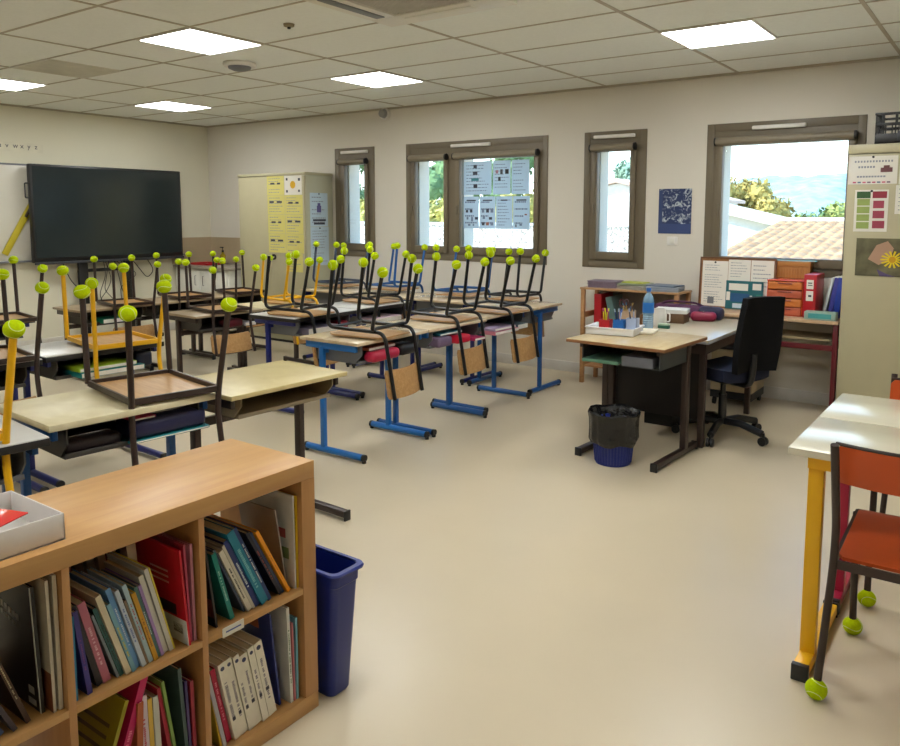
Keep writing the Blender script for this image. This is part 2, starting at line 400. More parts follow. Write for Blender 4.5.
def c_chair(tube, label='', ply=None, backply=None, hb=.17, zb=.655, SH=SH, zt=None):
    """classic four leg school chair: flat seat frame, rear legs run on as back uprights"""
    t = thing('school_chair', label, 'chair'); r = .0125; wf, wr = .178, .205
    for s in (-1, 1):
        MB().tube([(-.265, s*wf, .03), (-.215, s*(wf+.002), SH-.003)], r, 10).build('front_leg', tube, t)
        MB().tube(fillet([(.295, s*wr, .03), (.255, s*(wr-.024), SH-.045), (.25, s*(wr-.026), SH+.075), (.33, s*(wr-.02), zt or zb+.175)], .08, 5), r, 10).build('rear_leg', tube, t)
    f = MB()
    def rail(a, b): f.poly([(a[0], a[1], a[2]-.028), (b[0], b[1], b[2]-.028), b, a], ((.010, 0, 0) if abs(a[0]-b[0]) < .1 else (0, .010, 0)))
    for q in (-1, 1): rail((-.215, q*wf-.005, SH-.005+.015), (.255, q*(wr-.024)-.005, SH-.005-.018))
    rail((-.22, -wf, SH+.0105), (-.22, wf, SH+.0105)); rail((.25, -wr+.024, SH-.0235), (.25, wr-.024, SH-.0235))
    f.build('seat_frame', tube, t)
    seat_slab(-.225, .235, .172, .172, .011, SH, .07, .006).build('seat', ply or M_ply, t)
    back_slab(.262+.2*(zb-.655), zb, zb+hb, .19, .011, .25, .035).build('backrest', backply or ply or M_ply, t)
    f = MB()
    def arc(u, v): return (0, 0, 0)
    pts = [(.262+.2*(zb-.655)+.25*hb+.035*(1-(k/5)**2)-.035-.0055, .19*k/5, zb+hb+.004) for k in range(-5, 6)]
    f.tube(pts, .006, 8); f.build('back_top_rail', tube, t)
    for i, (x_, y_) in enumerate(((-.265, -wf), (-.265, wf), (.295, -wr), (.295, wr))): add_ball(t, x_, y_, i+2)
    return t
TILT = .07
def flip(t, x, y, rz, ztop):
    rot = Euler((PI, TILT, rz)); Rm = rot.to_matrix()
    t.rotation_euler = rot
    t.location = Vector((x, y, ztop+.009))-Rm @ Vector((0, 0, SH*t.scale[2]))
protos = {}
def chair(kind, x, y, rz, ztop, label, group='chairs turned upside down on the desks', upright=False, scale=1):
    if kind not in protos:
        t = {'SK': lambda: s_chair(M_tubeK), 'SY': lambda: s_chair(M_tubeY), 'SB': lambda: s_chair(M_tubeBl, wf=.175, wr=.2),
             'SG': lambda: s_chair(mat('grey blue tube', (58, 70, 92), .3)),
             'CB': lambda: c_chair(M_tubeBr), 'CL': lambda: c_chair(M_tubeBr, zb=.735), 'CY': lambda: c_chair(M_tubeY), 'CO': lambda: c_chair(M_tubeBr, ply=M_orange, hb=.125, zb=.70, SH=.48, zt=.84)}[kind]()
        index_kids(t); protos[kind] = t
    else: t = copy_tree(protos[kind])
    tag(t, label, 'chair', group)
    if upright: t.location = (x, y, 0); t.rotation_euler = (0, 0, rz); t.scale = (.87, 1, 1)
    else:
        if kind[0] == 'C': t.scale = (1, 1, .945 if kind != 'CL' else .915)
        if scale != 1: t.scale = (scale, scale, scale*(.945 if kind[0] == 'C' else 1))
        flip(t, x, y, rz, ztop)
    return t

# ================================================================ DESKS
def desk(x, y, rz, zt, top, leg, label, edge=None, tray=M_tray, w=.70, d=.50, footsty='bar', apron=None, name='school_desk', tray_on=True, thick=.022, group='pupil desks in rows'):
    """local: pupil side = +x, width along y"""
    t = thing(name, label, 'desk', (x, y, 0), rz, group)
    tp = MB().box(-d/2, d/2, -w/2, w/2, zt-thick, zt, .004, mi=0)
    tp.build('tabletop', top, t)
    if edge: MB().box(-d/2-.001, d/2+.001, -w/2-.001, w/2+.001, zt-thick-.012, zt-.004, .004).build('edge_band', edge, t)
    for s in (-1, 1):
        yy = s*(w/2-.035)
        m_ = MB()
        if footsty == 'bar':
            m_.box(-.10, -.066, yy-.015, yy+.015, .03, zt-thick-.03, .004)
            m_.tube([(-.245, yy, .032), (.265, yy, .032)], .021, 10)
        elif footsty == 'flat':
            m_.box(-.10, -.055, yy-.016, yy+.016, .03, zt-thick-.03, .004)
            m_.box(-.26, .27, yy-.018, yy+.018, .015, .05, .005)
        else:
            m_.box(-.2, -.155, yy-.02, yy+.02, .0, zt-thick-.03, .004); m_.box(.155, .2, yy-.02, yy+.02, .0, zt-thick-.03, .004)
        m_.box(-d/2+.03, d/2-.04, yy-.011, yy+.011, zt-thick-.045, zt-thick-.001, .003)
        l = m_.build('leg', leg, t)
        if footsty != 'post':
            if footsty == 'bar':
                for q in (-.25, .252): MB().cyl((q, yy, .032), (q+.018, yy, .032), .0225, n=12).cyl((q+.009, yy, 0), (q+.009, yy, .02), .014, n=10).build('foot_cap', M_black, l)
            else:
                for q in (-.265, .262): MB().box(q, q+.012, yy-.02, yy+.02, .0, .052, .003).build('foot_cap', M_black, l)
    MB().box(-.09, -.06, -w/2+.05, w/2-.05, zt-.2 if apron else zt-thick-.075, zt-thick-.035 if not apron else zt-.16, .003).build('cross_beam', leg, t)
    if tray_on:
        a = MB(); x0, x1, y0, y1, z0, z1 = -.16, d/2-.03, -w/2+.07, w/2-.07, zt-thick-(.1 if tray == M_trayT else .125), zt-thick-.004
        a.box(x0, x1-.02, y0, y1, z0, z0+.006); a.box(x0, x0+.006, y0, y1, z0, z1)
        for q in (y0, y1-.006): a.poly([(x0, q, z0), (x1-.06, q, z0), (x1, q, z0+.06), (x1, q, z1), (x0, q, z1)], (0, .006, 0))
        a.box(x1-.035, x1-.02, y0, y1, z0, z0+.018, .004)
        a.build('book_tray', tray, t)
    return t
# nearest row (runs away from the viewer along y)
desk(-3.00, .98, -.09, .752, M_topW, M_tubeBl, 'white topped black edged desk under the yellow chair cut by the picture edge', edge=M_edge)
desk(-3.005, 1.69, -.07, .772, M_topB, M_tubeBl, 'cream topped desk holding the largest upturned chair, its tray full of blue and teal cases', tray=M_trayD, thick=.026, w=.68)
desk(-2.935, 2.40, -.03, .752, M_topG, M_tubeBr, 'bare olive beige desk with brown legs and an empty tray, behind the bookcase end', tray=M_trayT, footsty='flat', apron=True, w=.68)
ROWC = [(-3.47, 3.72), (-3.47, 4.425), (-3.52, 5.14)]
desk(*ROWC[0], .01, .752, M_topN, M_tubeLB, 'pale wood desk with blue legs at the near end of the blue legged row')
desk(*ROWC[1], 0, .752, M_topN, M_tubeBl, 'pale wood desk with blue legs in the middle of the blue legged row')
desk(*ROWC[2], 0, .752, M_topN, M_tubeBl, 'pale wood desk with blue legs at the far end of the blue legged row')
# window side row, turned a quarter
desk(-3.62, 5.80, PI/2, .752, M_topN, M_tubeBl, 'pale desk with blue legs at the right end of the row along the window wall', group='desks along the window wall')
desk(-4.33, 5.80, PI/2, .752, M_topN, M_tubeN, 'pale desk under the right hand blue chair in the row along the window wall', group='desks along the window wall')
desk(-5.04, 5.80, PI/2, .752, M_topN, M_tubeN, 'pale desk under the left hand blue chair in the row along the window wall', group='desks along the window wall')
desk(-5.75, 5.80, PI/2, .752, M_topN, M_tubeN, 'pale desk of the window wall row nearest the tall cream cabinet', group='desks along the window wall')
# second row
desk(-4.50, 1.68, -.03, .752, M_topW, M_tubeN, 'white topped black edged desk at the left edge, left of the yellow chair desk', edge=M_edge, tray=M_trayD)
desk(-4.51, 2.41, -.03, .752, M_topW, M_tubeN, 'white topped black edged desk under the upturned yellow chair, teal folders in its tray', edge=M_edge, tray=M_trayD)
desk(-4.63, 4.26, .03, .752, M_topW, M_tubeN, 'grey topped desk with a navy leg in the middle row, near end', edge=M_edge)
desk(-4.66, 4.98, 0, .752, M_topW, M_tubeN, 'grey topped desk with navy legs in the middle row, far end', edge=M_edge)
# third row, lower
desk(-5.93, 4.36, -.05, .655, M_topD, M_tubeBr, 'low dull beige desk under a brown upturned chair, left of the navy legged desk', footsty='flat', tray=M_trayD, apron=True)
desk(-5.95, 5.08, -.05, .655, M_topB, M_tubeBr, 'low beige desk with brown legs under the small yellow upturned chair', footsty='flat', tray=M_trayD, apron=True)
# row by the screen
desk(-6.30, 2.50, -.03, .74, M_topW, M_tubeN, 'white topped black edged desk at the left edge in the row nearest the screen', edge=M_edge, tray=M_trayD)
desk(-7.12, 3.98, 0, .655, M_topD, M_tubeBr, 'low brown legged desk in front of the screen stand, green folder in its tray', footsty='flat', tray=M_trayD, apron=True)
desk(-7.12, 4.70, 0, .655, M_topD, M_tubeBr, 'low brown legged desk in the middle of the row nearest the screen', footsty='flat', tray=M_trayD, apron=True)
desk(-7.12, 5.42, 0, .655, M_topD, M_tubeBr, 'low brown legged desk in the row nearest the screen, at the sink end', footsty='flat', tray=M_trayD, apron=True)

# chairs on the desks: kind, x, y, turn, desk height
chair('CY', -3.03, 1.03, -.12, .752, 'yellow legged chair upturned on the nearest left desk, cut by the picture edge')
chair('CL', -2.995, 1.868, -.17, .772, 'largest brown legged chair, upturned on the cream desk in the foreground')
chair('SK', -3.34, 3.665, .107, .752, 'black tube chair upturned on the near end of the blue legged row')
chair('SK', -3.41, 4.532, .061, .752, 'black tube chair upturned in the middle of the blue legged row')
chair('SK', -3.345, 5.159, .011, .752, 'black tube chair upturned at the far end of the blue legged row')
chair('SK', -3.73, 6.0, 1.61, .752, 'black tube chair upturned on the window row, right of the blue chairs')
chair('SB', -4.27, 5.93, 1.66, .765, 'right hand blue tube chair upturned in front of the widest papered window')
chair('SB', -5.10, 5.93, 1.6, .77, 'left hand blue tube chair upturned below the narrow left pane')
chair('SG', -5.87, 5.93, 1.5, .76, 'grey tube chair upturned beside the tall cream cabinet')
chair('CB', -4.43, 1.81, -.15, .752, 'brown legged chair upturned left of the yellow chair in the second row')
chair('CY', -4.413, 2.511, -.174, .752, 'yellow chair upturned on the white desk behind the largest brown chair')
c5 = chair('SK', -4.477, 4.117, .151, .752, 'black tube chair with one bare leg end, upturned on the near grey desk')
chair('SK', -4.623, 5.069, -.043, .752, 'black tube chair upturned on the far grey desk of the middle row')
chair('CB', -5.90, 4.38, -.16, .655, 'brown legged chair upturned on the low desk left of the navy legged desk')
chair('SY', -5.79, 5.15, -.01, .655, 'small yellow tube chair upturned in front of the tall cream cabinet')
chair('CB', -6.05, 2.60, -.15, .74, 'dark legged chair upturned at the left edge in the row nearest the screen')
chair('CB', -7.02, 4.14, -.18, .655, 'brown legged chair upturned in front of the screen stand')
chair('CB', -7.10, 4.86, -.15, .66, 'brown legged chair upturned below the right corner of the screen')
chair('CB', -7.05, 5.52, -.16, .655, 'brown legged chair upturned in front of the sink counter')

for q in [q for q in C.objects if q.parent == c5 and q.name.startswith('tennis_ball') and q.location.x < 0 and q.location.y > 0]:
    bpy.data.objects.remove(q)                       # this leg has lost its ball
# ================================================================ TRAY CONTENTS
def case(name, label, cat, x, y, z, sx, sy, sz, col, rz=0, bev=.02, group='pencil cases and books in the desk trays', band=None):
    t = thing(name, label, cat, (x, y, z), rz, group)
    MB().box(-sx/2, sx/2, -sy/2, sy/2, 0, sz, bev, seg=3).build('case_body' if cat == 'pencil case' else 'cover', cmat(col), t)
    if cat == 'pencil case': MB().box(-.004, .004, -sy/2+.02, sy/2-.02, sz-.001, sz+.004, .001).build('zip', M_chrome, t)
    else:
        MB().box(sx/2-.002, sx/2+.001, -sy/2+.006, sy/2-.006, .003, sz-.003).build('pages', M_paper, t)
    return t
z1 = .772-.026-.125+.007
case('pencil_case', 'navy case with a small yellow print sticking out of the cream desk tray', 'pencil case', -2.85, 1.82, z1+.012, .16, .32, .072, (24, 26, 66), -.09)
case('notebook', 'teal folder lying under the navy case in the cream desk tray', 'notebook', -2.865, 1.82, z1-.001, .20, .34, .011, (14, 116, 122), -.09, .003)
case('pencil_case', 'dark patterned case in the left part of the cream desk tray', 'pencil case', -2.90, 1.53, z1, .14, .22, .05, (42, 30, 36), -.09)
case('notebook', 'magenta notebook on top in the cream desk tray', 'notebook', -2.88, 1.72, z1+.082, .16, .1, .012, (170, 24, 70), -.09, .003)
z2 = .752-.022-.125+.007
case('notebook', 'teal folder in the tray under the yellow chair desk', 'notebook', -4.33, 2.40, z2, .26, .38, .03, (10, 120, 120), -.03, .004)
case('notebook', 'lime and white folder on the teal one under the yellow chair desk', 'notebook', -4.34, 2.38, z2+.032, .25, .34, .022, (150, 180, 40), -.03, .004)
case('pencil_case', 'dark blue bag hanging out of the tray at the right of the yellow chair desk', 'pencil case', -4.30, 2.62, z2+.001, .12, .1, .09, (16, 22, 44), 0)
case('pencil_case', 'long red pencil case sticking out of the nearest blue legged desk tray', 'pencil case', -3.24, 3.62, z2, .1, .27, .07, (176, 26, 62), .05, .03)
case('pencil_case', 'black round pencil case at the right of the long red one', 'pencil case', -3.28, 3.86, z2, .14, .16, .075, (14, 16, 22), .05, .03)
case('notebook', 'brown book above the long red pencil case', 'notebook', -3.35, 3.62, z2+.072, .22, .26, .02, (120, 56, 34), .02, .003)
case('pencil_case', 'grey violet case in the tray of the middle blue legged desk', 'pencil case', -3.28, 4.24, z2, .16, .16, .07, (104, 86, 112), 0, .02)
case('pencil_case', 'bright red case in the tray of the middle blue legged desk', 'pencil case', -3.26, 4.45, z2, .14, .16, .06, (196, 16, 50), 0, .02)
case('notebook', 'teal notebook above the red case in the middle blue legged desk', 'notebook', -3.33, 4.34, z2+.075, .2, .26, .016, (30, 110, 130), 0, .003)
case('notebook', 'magenta notebook in the right of the middle blue legged desk tray', 'notebook', -3.29, 4.63, z2, .22, .14, .02, (166, 40, 90), 0, .003)
case('notebook', 'stack top lilac workbook in the far blue legged desk tray', 'notebook', -3.33, 5.02, z2+.03, .24, .3, .02, (176, 160, 190), 0, .003)
case('notebook', 'white and rose workbook in the far blue legged desk tray', 'notebook', -3.33, 5.03, z2, .26, .34, .026, (200, 120, 140), 0, .003)
case('notebook', 'grey teal workbook at the right of the far blue legged desk tray', 'notebook', -3.34, 5.31, z2, .22, .16, .04, (70, 100, 110), 0, .003)
case('notebook', 'lilac grey exercise books in the tray of the near middle row desk', 'notebook', -4.46, 4.2, z2, .22, .34, .05, (112, 106, 128), 0, .003)
case('pencil_case', 'dark red case in the tray of the near middle row desk', 'pencil case', -4.46, 4.46, z2, .14, .1, .06, (130, 20, 44), 0)
case('notebook', 'pink white papers in the tray of the far middle row desk', 'notebook', -4.48, 4.95, z2, .24, .36, .045, (186, 160, 170), 0, .003)
z3 = .655-.022-.125+.007
case('notebook', 'green folder in the tray of the low desk before the screen', 'notebook', -6.98, 3.98, z3, .24, .3, .04, (16, 110, 84), 0, .004)
case('pencil_case', 'dark red case in the tray of the low desk left of the navy legged one', 'pencil case', -5.78, 4.42, z3, .16, .16, .07, (90, 20, 34), 0)
case('notebook', 'white papers in the tray of the low desk left of the navy legged one', 'notebook', -5.80, 4.58, z3, .2, .12, .03, (200, 204, 214), 0, .003)

# ================================================================ SCREEN, BOARD, RULER
t = thing('interactive_screen', 'large black flat screen on a rolling stand in front of the left wall', 'screen', (-8.95, 5.17, 0))
MB().box(-.045, .03, -.94, .94, .975, 2.075, .012).build('screen_housing', M_black, t)
MB().box(.0305, .033, -.915, .915, 1.03, 2.05).build('screen_glass', M_screen, t, flat=True)
MB().box(.025, .05, -.94, .94, .955, .985, .004).build('lower_speaker_bar', mat('dark grey bar', (52, 54, 60), .4), t)
for s in (-.37, .20): MB().box(-.05, -.01, s-.055, s+.055, .08, 1.0, .004).build('stand_post', M_black, t)
MB().box(-.045, -.02, -.43, .26, .84, .88, .004).build('cross_rail', M_black, t)
f = MB()
for s in (-.42, .25): f.box(-.04, .55, s-.03, s+.03, .05, .1, .01)
f.box(-.04, .02, -.42, .25, .05, .1, .005); f.build('stand_base', M_black, t)
for a in ((-.0, -.42), (.5, -.42), (-.0, .25), (.5, .25)): MB().cyl((a[0], a[1]-.015, .027), (a[0], a[1]+.015, .027), .026, n=16).build('caster', M_black, t)
MB().tube(fillet([(.0, -.945, 1.86), (.0, -.985, 1.86), (.0, -.985, 1.70), (.0, -.945, 1.70)], .012), .008, 8).build('side_handle', M_black, t)
R.seed(3)
for k in range(7):
    y0 = -.1+R.uniform(-.1, .25); pts = [(-.02, y0, .95)]; 
    for q in range(4): pts.append((R.uniform(-.04, .06), y0+R.uniform(-.12, .2), .95-.17*(q+1)+R.uniform(-.05, .05)))
    pts.append((-.03, y0+R.uniform(-.2, .2), .3)); MB().tube(fillet(pts, .06), .004, 6).build('cable', M_black, t)
MB().tube(fillet([(-.03, -.6, .96), (-.03, -.52, .75), (-.03, -.4, .62), (-.03, -.35, .5)], .08), .005, 6).build('cable', M_black, t)
MB().tube(fillet([(-.03, .26, .96), (.02, .42, .72), (.02, .52, .82), (-.02, .46, .95)], .08), .005, 6).build('cable', M_black, t)
t = thing('whiteboard', 'long whiteboard on the left wall behind the large screen', 'whiteboard', (XL, 4.1, 0))
MB().box(.001, .02, -2.4, 2.1, 1.0, 2.07, .003).build('board_surface', mat('whiteboard enamel', (205, 200, 186), .2, var=.01), t)
MB().box(.02, .028, -2.4, 2.1, 2.055, 2.075).box(.02, .07, -2.4, 2.1, .985, 1.005, .003).build('board_rail', M_tray, t)
t = thing('board_ruler', 'long yellow ruler hanging slanted on the whiteboard left of the screen', 'ruler', (XL+.03, 3.98, 1.08), rot=(-.52, 0, 0))
MB().box(0, .012, -.035, .035, 0, .68, .003).build('blade', mat('yellow ruler wood', (190, 172, 40), .5), t)
MB().box(.012, .035, -.014, .014, .47, .62, .006).build('handle', M_tubeBr, t)
t = thing('alphabet_strip', 'strip of cursive letters on the left wall above the whiteboard', 'letters', (XL+.002, 3.40, 2.205))
MB().box(0, .001, 0, 1.07, 0, .1).build('paper_strip', mat('pale strip', (216, 211, 190), .85), t)
for k, ch in enumerate('opqrstuvwxyz'):
    textmesh(ch, .075, M_ink, t, (.0015, .13+.077*k, .04), (PI/2, 0, PI/2), 'letter')

# sink corner
t = thing('sink_counter', 'low white counter with a sink in the far corner behind the screen', 'counter', (-9.06, 6.645, 0))
MB().box(0, 1.1, -.56, -.01, .08, .83, .003).build('cabinet_body', M_whitemet, t)
MB().box(-.01, 1.12, -.6, 0, .83, .865, .006).build('worktop', mat('counter grey', (150, 142, 128), .35), t)
for k in range(2): d_ = MB().box(.03+.54*k, .53+.54*k, -.58, -.562, .12, .8, .004).build('door', M_whitemet, t); MB().tube(fillet([(.46-.38*k+.54*k, -.582, .62), (.46-.38*k+.54*k, -.60, .62), (.46-.38*k+.54*k, -.60, .74), (.46-.38*k+.54*k, -.582, .74)], .01), .004, 6).build('handle', M_chrome, d_)
struct('trim_2', MB().box(XL, XL+.008, 6.05, YW, .87, 1.215).box(XL+.008, -7.9, YW-.008, YW, .87, 1.215), mat('splashback tile', (176, 158, 130), .35, var=.05, vs_=3), flat=True)
t = thing('serving_tray', 'dark red tray lying on the sink counter', 'tray', (-8.68, 6.30, .866))
MB().box(-.17, .17, -.12, .12, 0, .012, .004).build('tray_base', M_red, t)
f = MB()
for q in ((-.18, .18, -.13, -.115), (-.18, .18, .115, .13), (-.18, -.165, -.115, .115), (.165, .18, -.115, .115)): f.box(*q, .002, .03, .004)
f.build('tray_rim', M_red, t)
t = thing('soap_bottle', 'amber soap bottle with a black pump on the sink counter', 'bottle', (-8.62, 6.50, .866))
MB().lathe([(0, 0), (.034, 0), (.036, .01), (.036, .12), (.014, .145), (.014, .16), (0, .16)]).build('bottle_body', mat('amber soap', (160, 140, 40), .2), t)
MB().cyl((0, 0, .16), (0, 0, .185), .014).cyl((0, 0, .185), (0, 0, .22), .004).box(-.05, .012, -.008, .008, .215, .228, .003).build('pump', M_black, t)
t = thing('wall_socket', 'small grey socket between the sink counter and the tall cabinet', 'socket', (-7.98, YW-.009, 1.0))
MB().box(-.04, .04, -.01, 0, -.04, .04, .004).build('plate', M_tray, t); MB().cyl((0, -.01, 0), (0, -.016, 0), .02).build('outlet', M_black, t)

# ================================================================ TALL CREAM CABINET LEFT
t = thing('tambour_cabinet', 'tall cream metal cabinet covered in yellow sheets beside the narrow window', 'cabinet', (-6.70, 6.2, 0))
MB().box(-1.18, 0, .018, .44, .03, 1.975, .006).build('cabinet_body', M_cabG, t)
MB().box(-1.19, .008, -.004, .445, 1.975, 2.01, .008).build('cabinet_top', M_cab, t)
MB().box(-1.175, -.60, 0, .017, .08, 1.968, .003).build('door', M_cab, t)
d2 = MB().box(-.595, -.012, -.002, .017, .08, 1.968, .003).build('door', M_cab, t)
MB().cyl((-.545, -.002, 1.02), (-.545, -.02, 1.02), .034, n=20).build('lock', M_black, d2)
MB().box(-.556, -.534, -.0215, -.0195, 1.016, 1.024).poly([(-.534, -.0215, 1.032), (-.534, -.0215, 1.008), (-.522, -.0215, 1.02)], (0, .001, 0)).build('arrow_mark', M_white, d2)
MB().box(-1.17, -.01, .03, .43, .0, .03).build('plinth', M_black, t)

# ---------------------------------------------------------------- paper helper
def sheet(name, label, cat, loc, rz, w_, h_, m_=M_paper, ink=M_ink2, rows=8, seed=1, marks=None, tilt=0, group=None, thick=.0015, pin=False, dense=.75, tl=(0, 0, 0)):
    """sheet hanging in the local xz plane facing local -y, origin bottom left"""
    t = thing(name, label, cat, loc, group=group, rot=(tl[0], tilt, rz))
    MB().box(0, w_, -thick, 0, 0, h_).build('paper', m_, t, flat=True)
    r = random.Random(seed)
    if rows:
        f = MB(); dz = h_*.86/rows
        for i in range(rows):
            z = h_*.93-dz*(i+.6); x_ = w_*.1; end = w_*(r.uniform(.55, .92))
            if r.random() > dense+.2: continue
            while x_ < end:
                l = r.uniform(.03, .12)*w_
                f.box(x_, min(x_+l, end), -thick-.0006, -thick, z, z+dz*.22); x_ += l+w_*.025
        if len(f.f) > 100: f.build('printed_lines', ink, t, flat=True)
    for (a, b, c, d, mm) in (marks or []):
        MB().box(a*w_, b*w_, -thick-.0009, -thick, c*h_, d*h_).build('printed_block', mm, t, flat=True)
    if pin: MB().cyl((w_*.5, -thick, h_*.97), (w_*.5, -thick-.008, h_*.97), .008, n=12).build('magnet', M_black, t)
    return t
rowsn = ['top', 'second', 'third', 'bottom']
for r_ in range(4):
    for c_ in range(2):
        zz = 1.978-.226*(r_+1)
        x0 = -7.345+.003*r_+c_*.305
        lab = '%s sheet of the %s column on the cream cabinet door' % (rowsn[r_], 'left' if c_ == 0 else 'right')
        if r_ == 0 and c_ == 1:
            sheet('paper_sheet', 'white sheet with a yellow flower drawing on the cream cabinet door', 'paper', (x0, 6.197, zz), 0, .29, .22, M_paper, M_ink2, 0, 5, marks=[(.1, .2, .75, .88, M_ink), (.8, .92, .72, .86, M_ink), (.1, .2, .12, .25, M_ink), (.8, .9, .14, .26, M_ink)], group='sheets on the cream cabinet')
            t = C.objects[-1]
            o = MB().cyl((-6.895, 6.194, zz+.115), (-6.895, 6.1925, zz+.115), .045, n=10)
            ob = o.build('flower_drawing', mat('flower yellow', (216, 168, 20), .6), None); 
            root = [q for q in C.objects if q.get('label', '').startswith('white sheet with a yellow flower')][0]
            ob.parent = root; ob.matrix_parent_inverse = Matrix.Translation((-x0, -6.197, -zz))
        else:
            sheet('paper_sheet', 'yellow '+lab, 'paper', (x0, 6.197, zz), 0, .298, .222, M_paperY, M_ink2, 6, 10+r_*2+c_, marks=[(.12, .38, .6, .7, M_ink), (.55, .85, .6, .7, M_ink)] if (r_+c_) % 2 else [(.2, .45, .55, .65, M_ink), (.6, .78, .55, .65, M_ink)], group='sheets on the cream cabinet')
sheet('paper_sheet', 'single yellow sheet lowest on the cream cabinet door, right of the lock', 'paper', (-7.04, 6.197, .855), 0, .285, .215, M_paperY, M_ink2, 6, 33, group='sheets on the cream cabinet')
sheet('paper_sheet', 'pale blue sheet with a purple robot drawing on the cabinet side', 'paper', (-6.698, 6.27, 1.385), PI/2, .28, .39, M_paperB, M_ink2, 7, 21, marks=[(.38, .62, .42, .62, mat('purple ink', (92, 84, 140), .6)), (.42, .58, .62, .7, mat('purple ink', (92, 84, 140), .6)), (.15, .88, .16, .22, M_ink), (.2, .82, .06, .12, M_ink)], pin=True, group='sheets on the cream cabinet')
sheet('paper_sheet', 'pale blue speckled sheet below the robot drawing on the cabinet side', 'paper', (-6.698, 6.27, .93), PI/2, .29, .45, M_paperB, M_ink2, 12, 22, group='sheets on the cream cabinet', pin=True)

# ================================================================ WINDOW PAPERS, POSTERS
def translucent(name, col, k=.55):
    m = mat(name, col, .7, var=.02); n = m.node_tree; b = n.nodes['Principled BSDF']; o = n.nodes['Material Output']
    tr = n.nodes.new('ShaderNodeBsdfTranslucent'); tr.inputs[0].default_value = (*lin(col), 1); mx = n.nodes.new('ShaderNodeMixShader'); mx.inputs[0].default_value = k
    n.links.new(b.outputs[0], mx.inputs[1]); n.links.new(tr.outputs[0], mx.inputs[2]); n.links.new(mx.outputs[0], o.inputs[0]); return m
M_thin = translucent('thin backlit paper', (206, 224, 236), .45)
M_inkW = mat('window sheet ink', (120, 134, 156), .7)
zr = [(1.735, 2.075), (1.385, 1.715)]
xs = [(-4.80, -4.45, 0), (-4.43, -4.22, 0), (-4.205, -4.0, 0)]
for i, (a, b, _) in enumerate(xs):
    sheet('paper_sheet', ['wide pale sheet with a column of figures, top left on the window', 'top row window sheet with small dark pictures, middle', 'top row window sheet full of lines, at the right'][i], 'paper', (a, YW+.004, zr[0][0]), 0, b-a, .34, M_thin, M_inkW, 9, 40+i, marks=[[(.36, .48, .8, .9, M_ink), (.34, .5, .6, .7, M_ink), (.28, .55, .42, .5, mat('teal ink', (60, 130, 140), .6)), (.36, .5, .2, .32, M_ink)], [(.15, .3, .62, .72, mat('rose ink', (170, 120, 130), .6)), (.42, .56, .6, .74, M_ink), (.7, .9, .6, .74, M_black), (.3, .44, .4, .52, M_black)], []][i], group='sheets taped to the window pane')
for i in range(4):
    a = -4.80+i*.205
    sheet('paper_sheet', 'bottom row window sheet, %s' % ['leftmost of the four', 'second of the four from the left', 'third of the four from the left, mostly text', 'rightmost of the four'][i], 'paper', (a, YW+.004, zr[1][0]), 0, .195, .33, M_thin, M_inkW, 4+5*(i == 2), 50+i, marks=[[(.2, .8, .86, .9, M_ink), (.15, .3, .5, .58, M_ink), (.42, .58, .5, .6, M_ink), (.2, .32, .28, .36, M_inkW), (.5, .62, .22, .36, M_inkW), (.75, .95, .28, .36, M_ink), (.3, .45, .08, .14, M_inkW), (.6, .7, .08, .14, M_inkW)],
        [(.2, .8, .86, .9, M_ink), (.15, .3, .5, .62, M_inkW), (.42, .6, .5, .62, M_ink), (.7, .88, .5, .6, M_inkW), (.2, .35, .3, .38, M_inkW), (.6, .8, .28, .36, M_ink), (.15, .32, .1, .2, M_ink), (.42, .6, .1, .2, mat('rust ink', (150, 90, 70), .6)), (.7, .88, .1, .2, M_inkW)], [(.3, .7, .86, .9, M_ink)],
        [(.2, .8, .86, .9, M_ink), (.7, .84, .42, .46, mat('rust ink', (150, 90, 70), .6)), (.15, .22, .06, .14, M_ink), (.4, .55, .1, .16, M_inkW)]][i], group='sheets taped to the window pane')
def artmat():
    m = mat('blue white picture', (50, 80, 130), .5); n = m.node_tree; r = [x for x in n.nodes if x.type == 'VALTORGB'][0]
    no = [x for x in n.nodes if x.type == 'TEX_NOISE'][0]; no.inputs['Scale'].default_value = 22; no.inputs['Distortion'].default_value = 1.5
    r.color_ramp.elements[0].color = (*lin((34, 52, 96)), 1); r.color_ramp.elements[0].position = .5; r.color_ramp.elements[1].color = (*lin((190, 200, 208)), 1); r.color_ramp.elements[1].position = .66
    return m
sheet('poster', 'small blue and white picture on the wall between two windows', 'poster', (-2.645, YW-.001, 1.365), 0, .30, .395, artmat(), rows=0, thick=.002, marks=[(0, 1, 0, .22, mat('deep blue ink', (52, 70, 118), .6)), (.0, .12, .22, .95, mat('navy ink', (48, 66, 110), .6))])
t = thing('wall_switch', 'small white switch plate under the blue picture', 'switch', (-2.51, YW, 1.30))
MB().box(-.05, .05, -.008, 0, -.038, .038, .004).build('plate', M_white, t); MB().box(-.022, .022, -.014, -.008, -.022, .022, .003).build('rocker', M_whitemet, t)

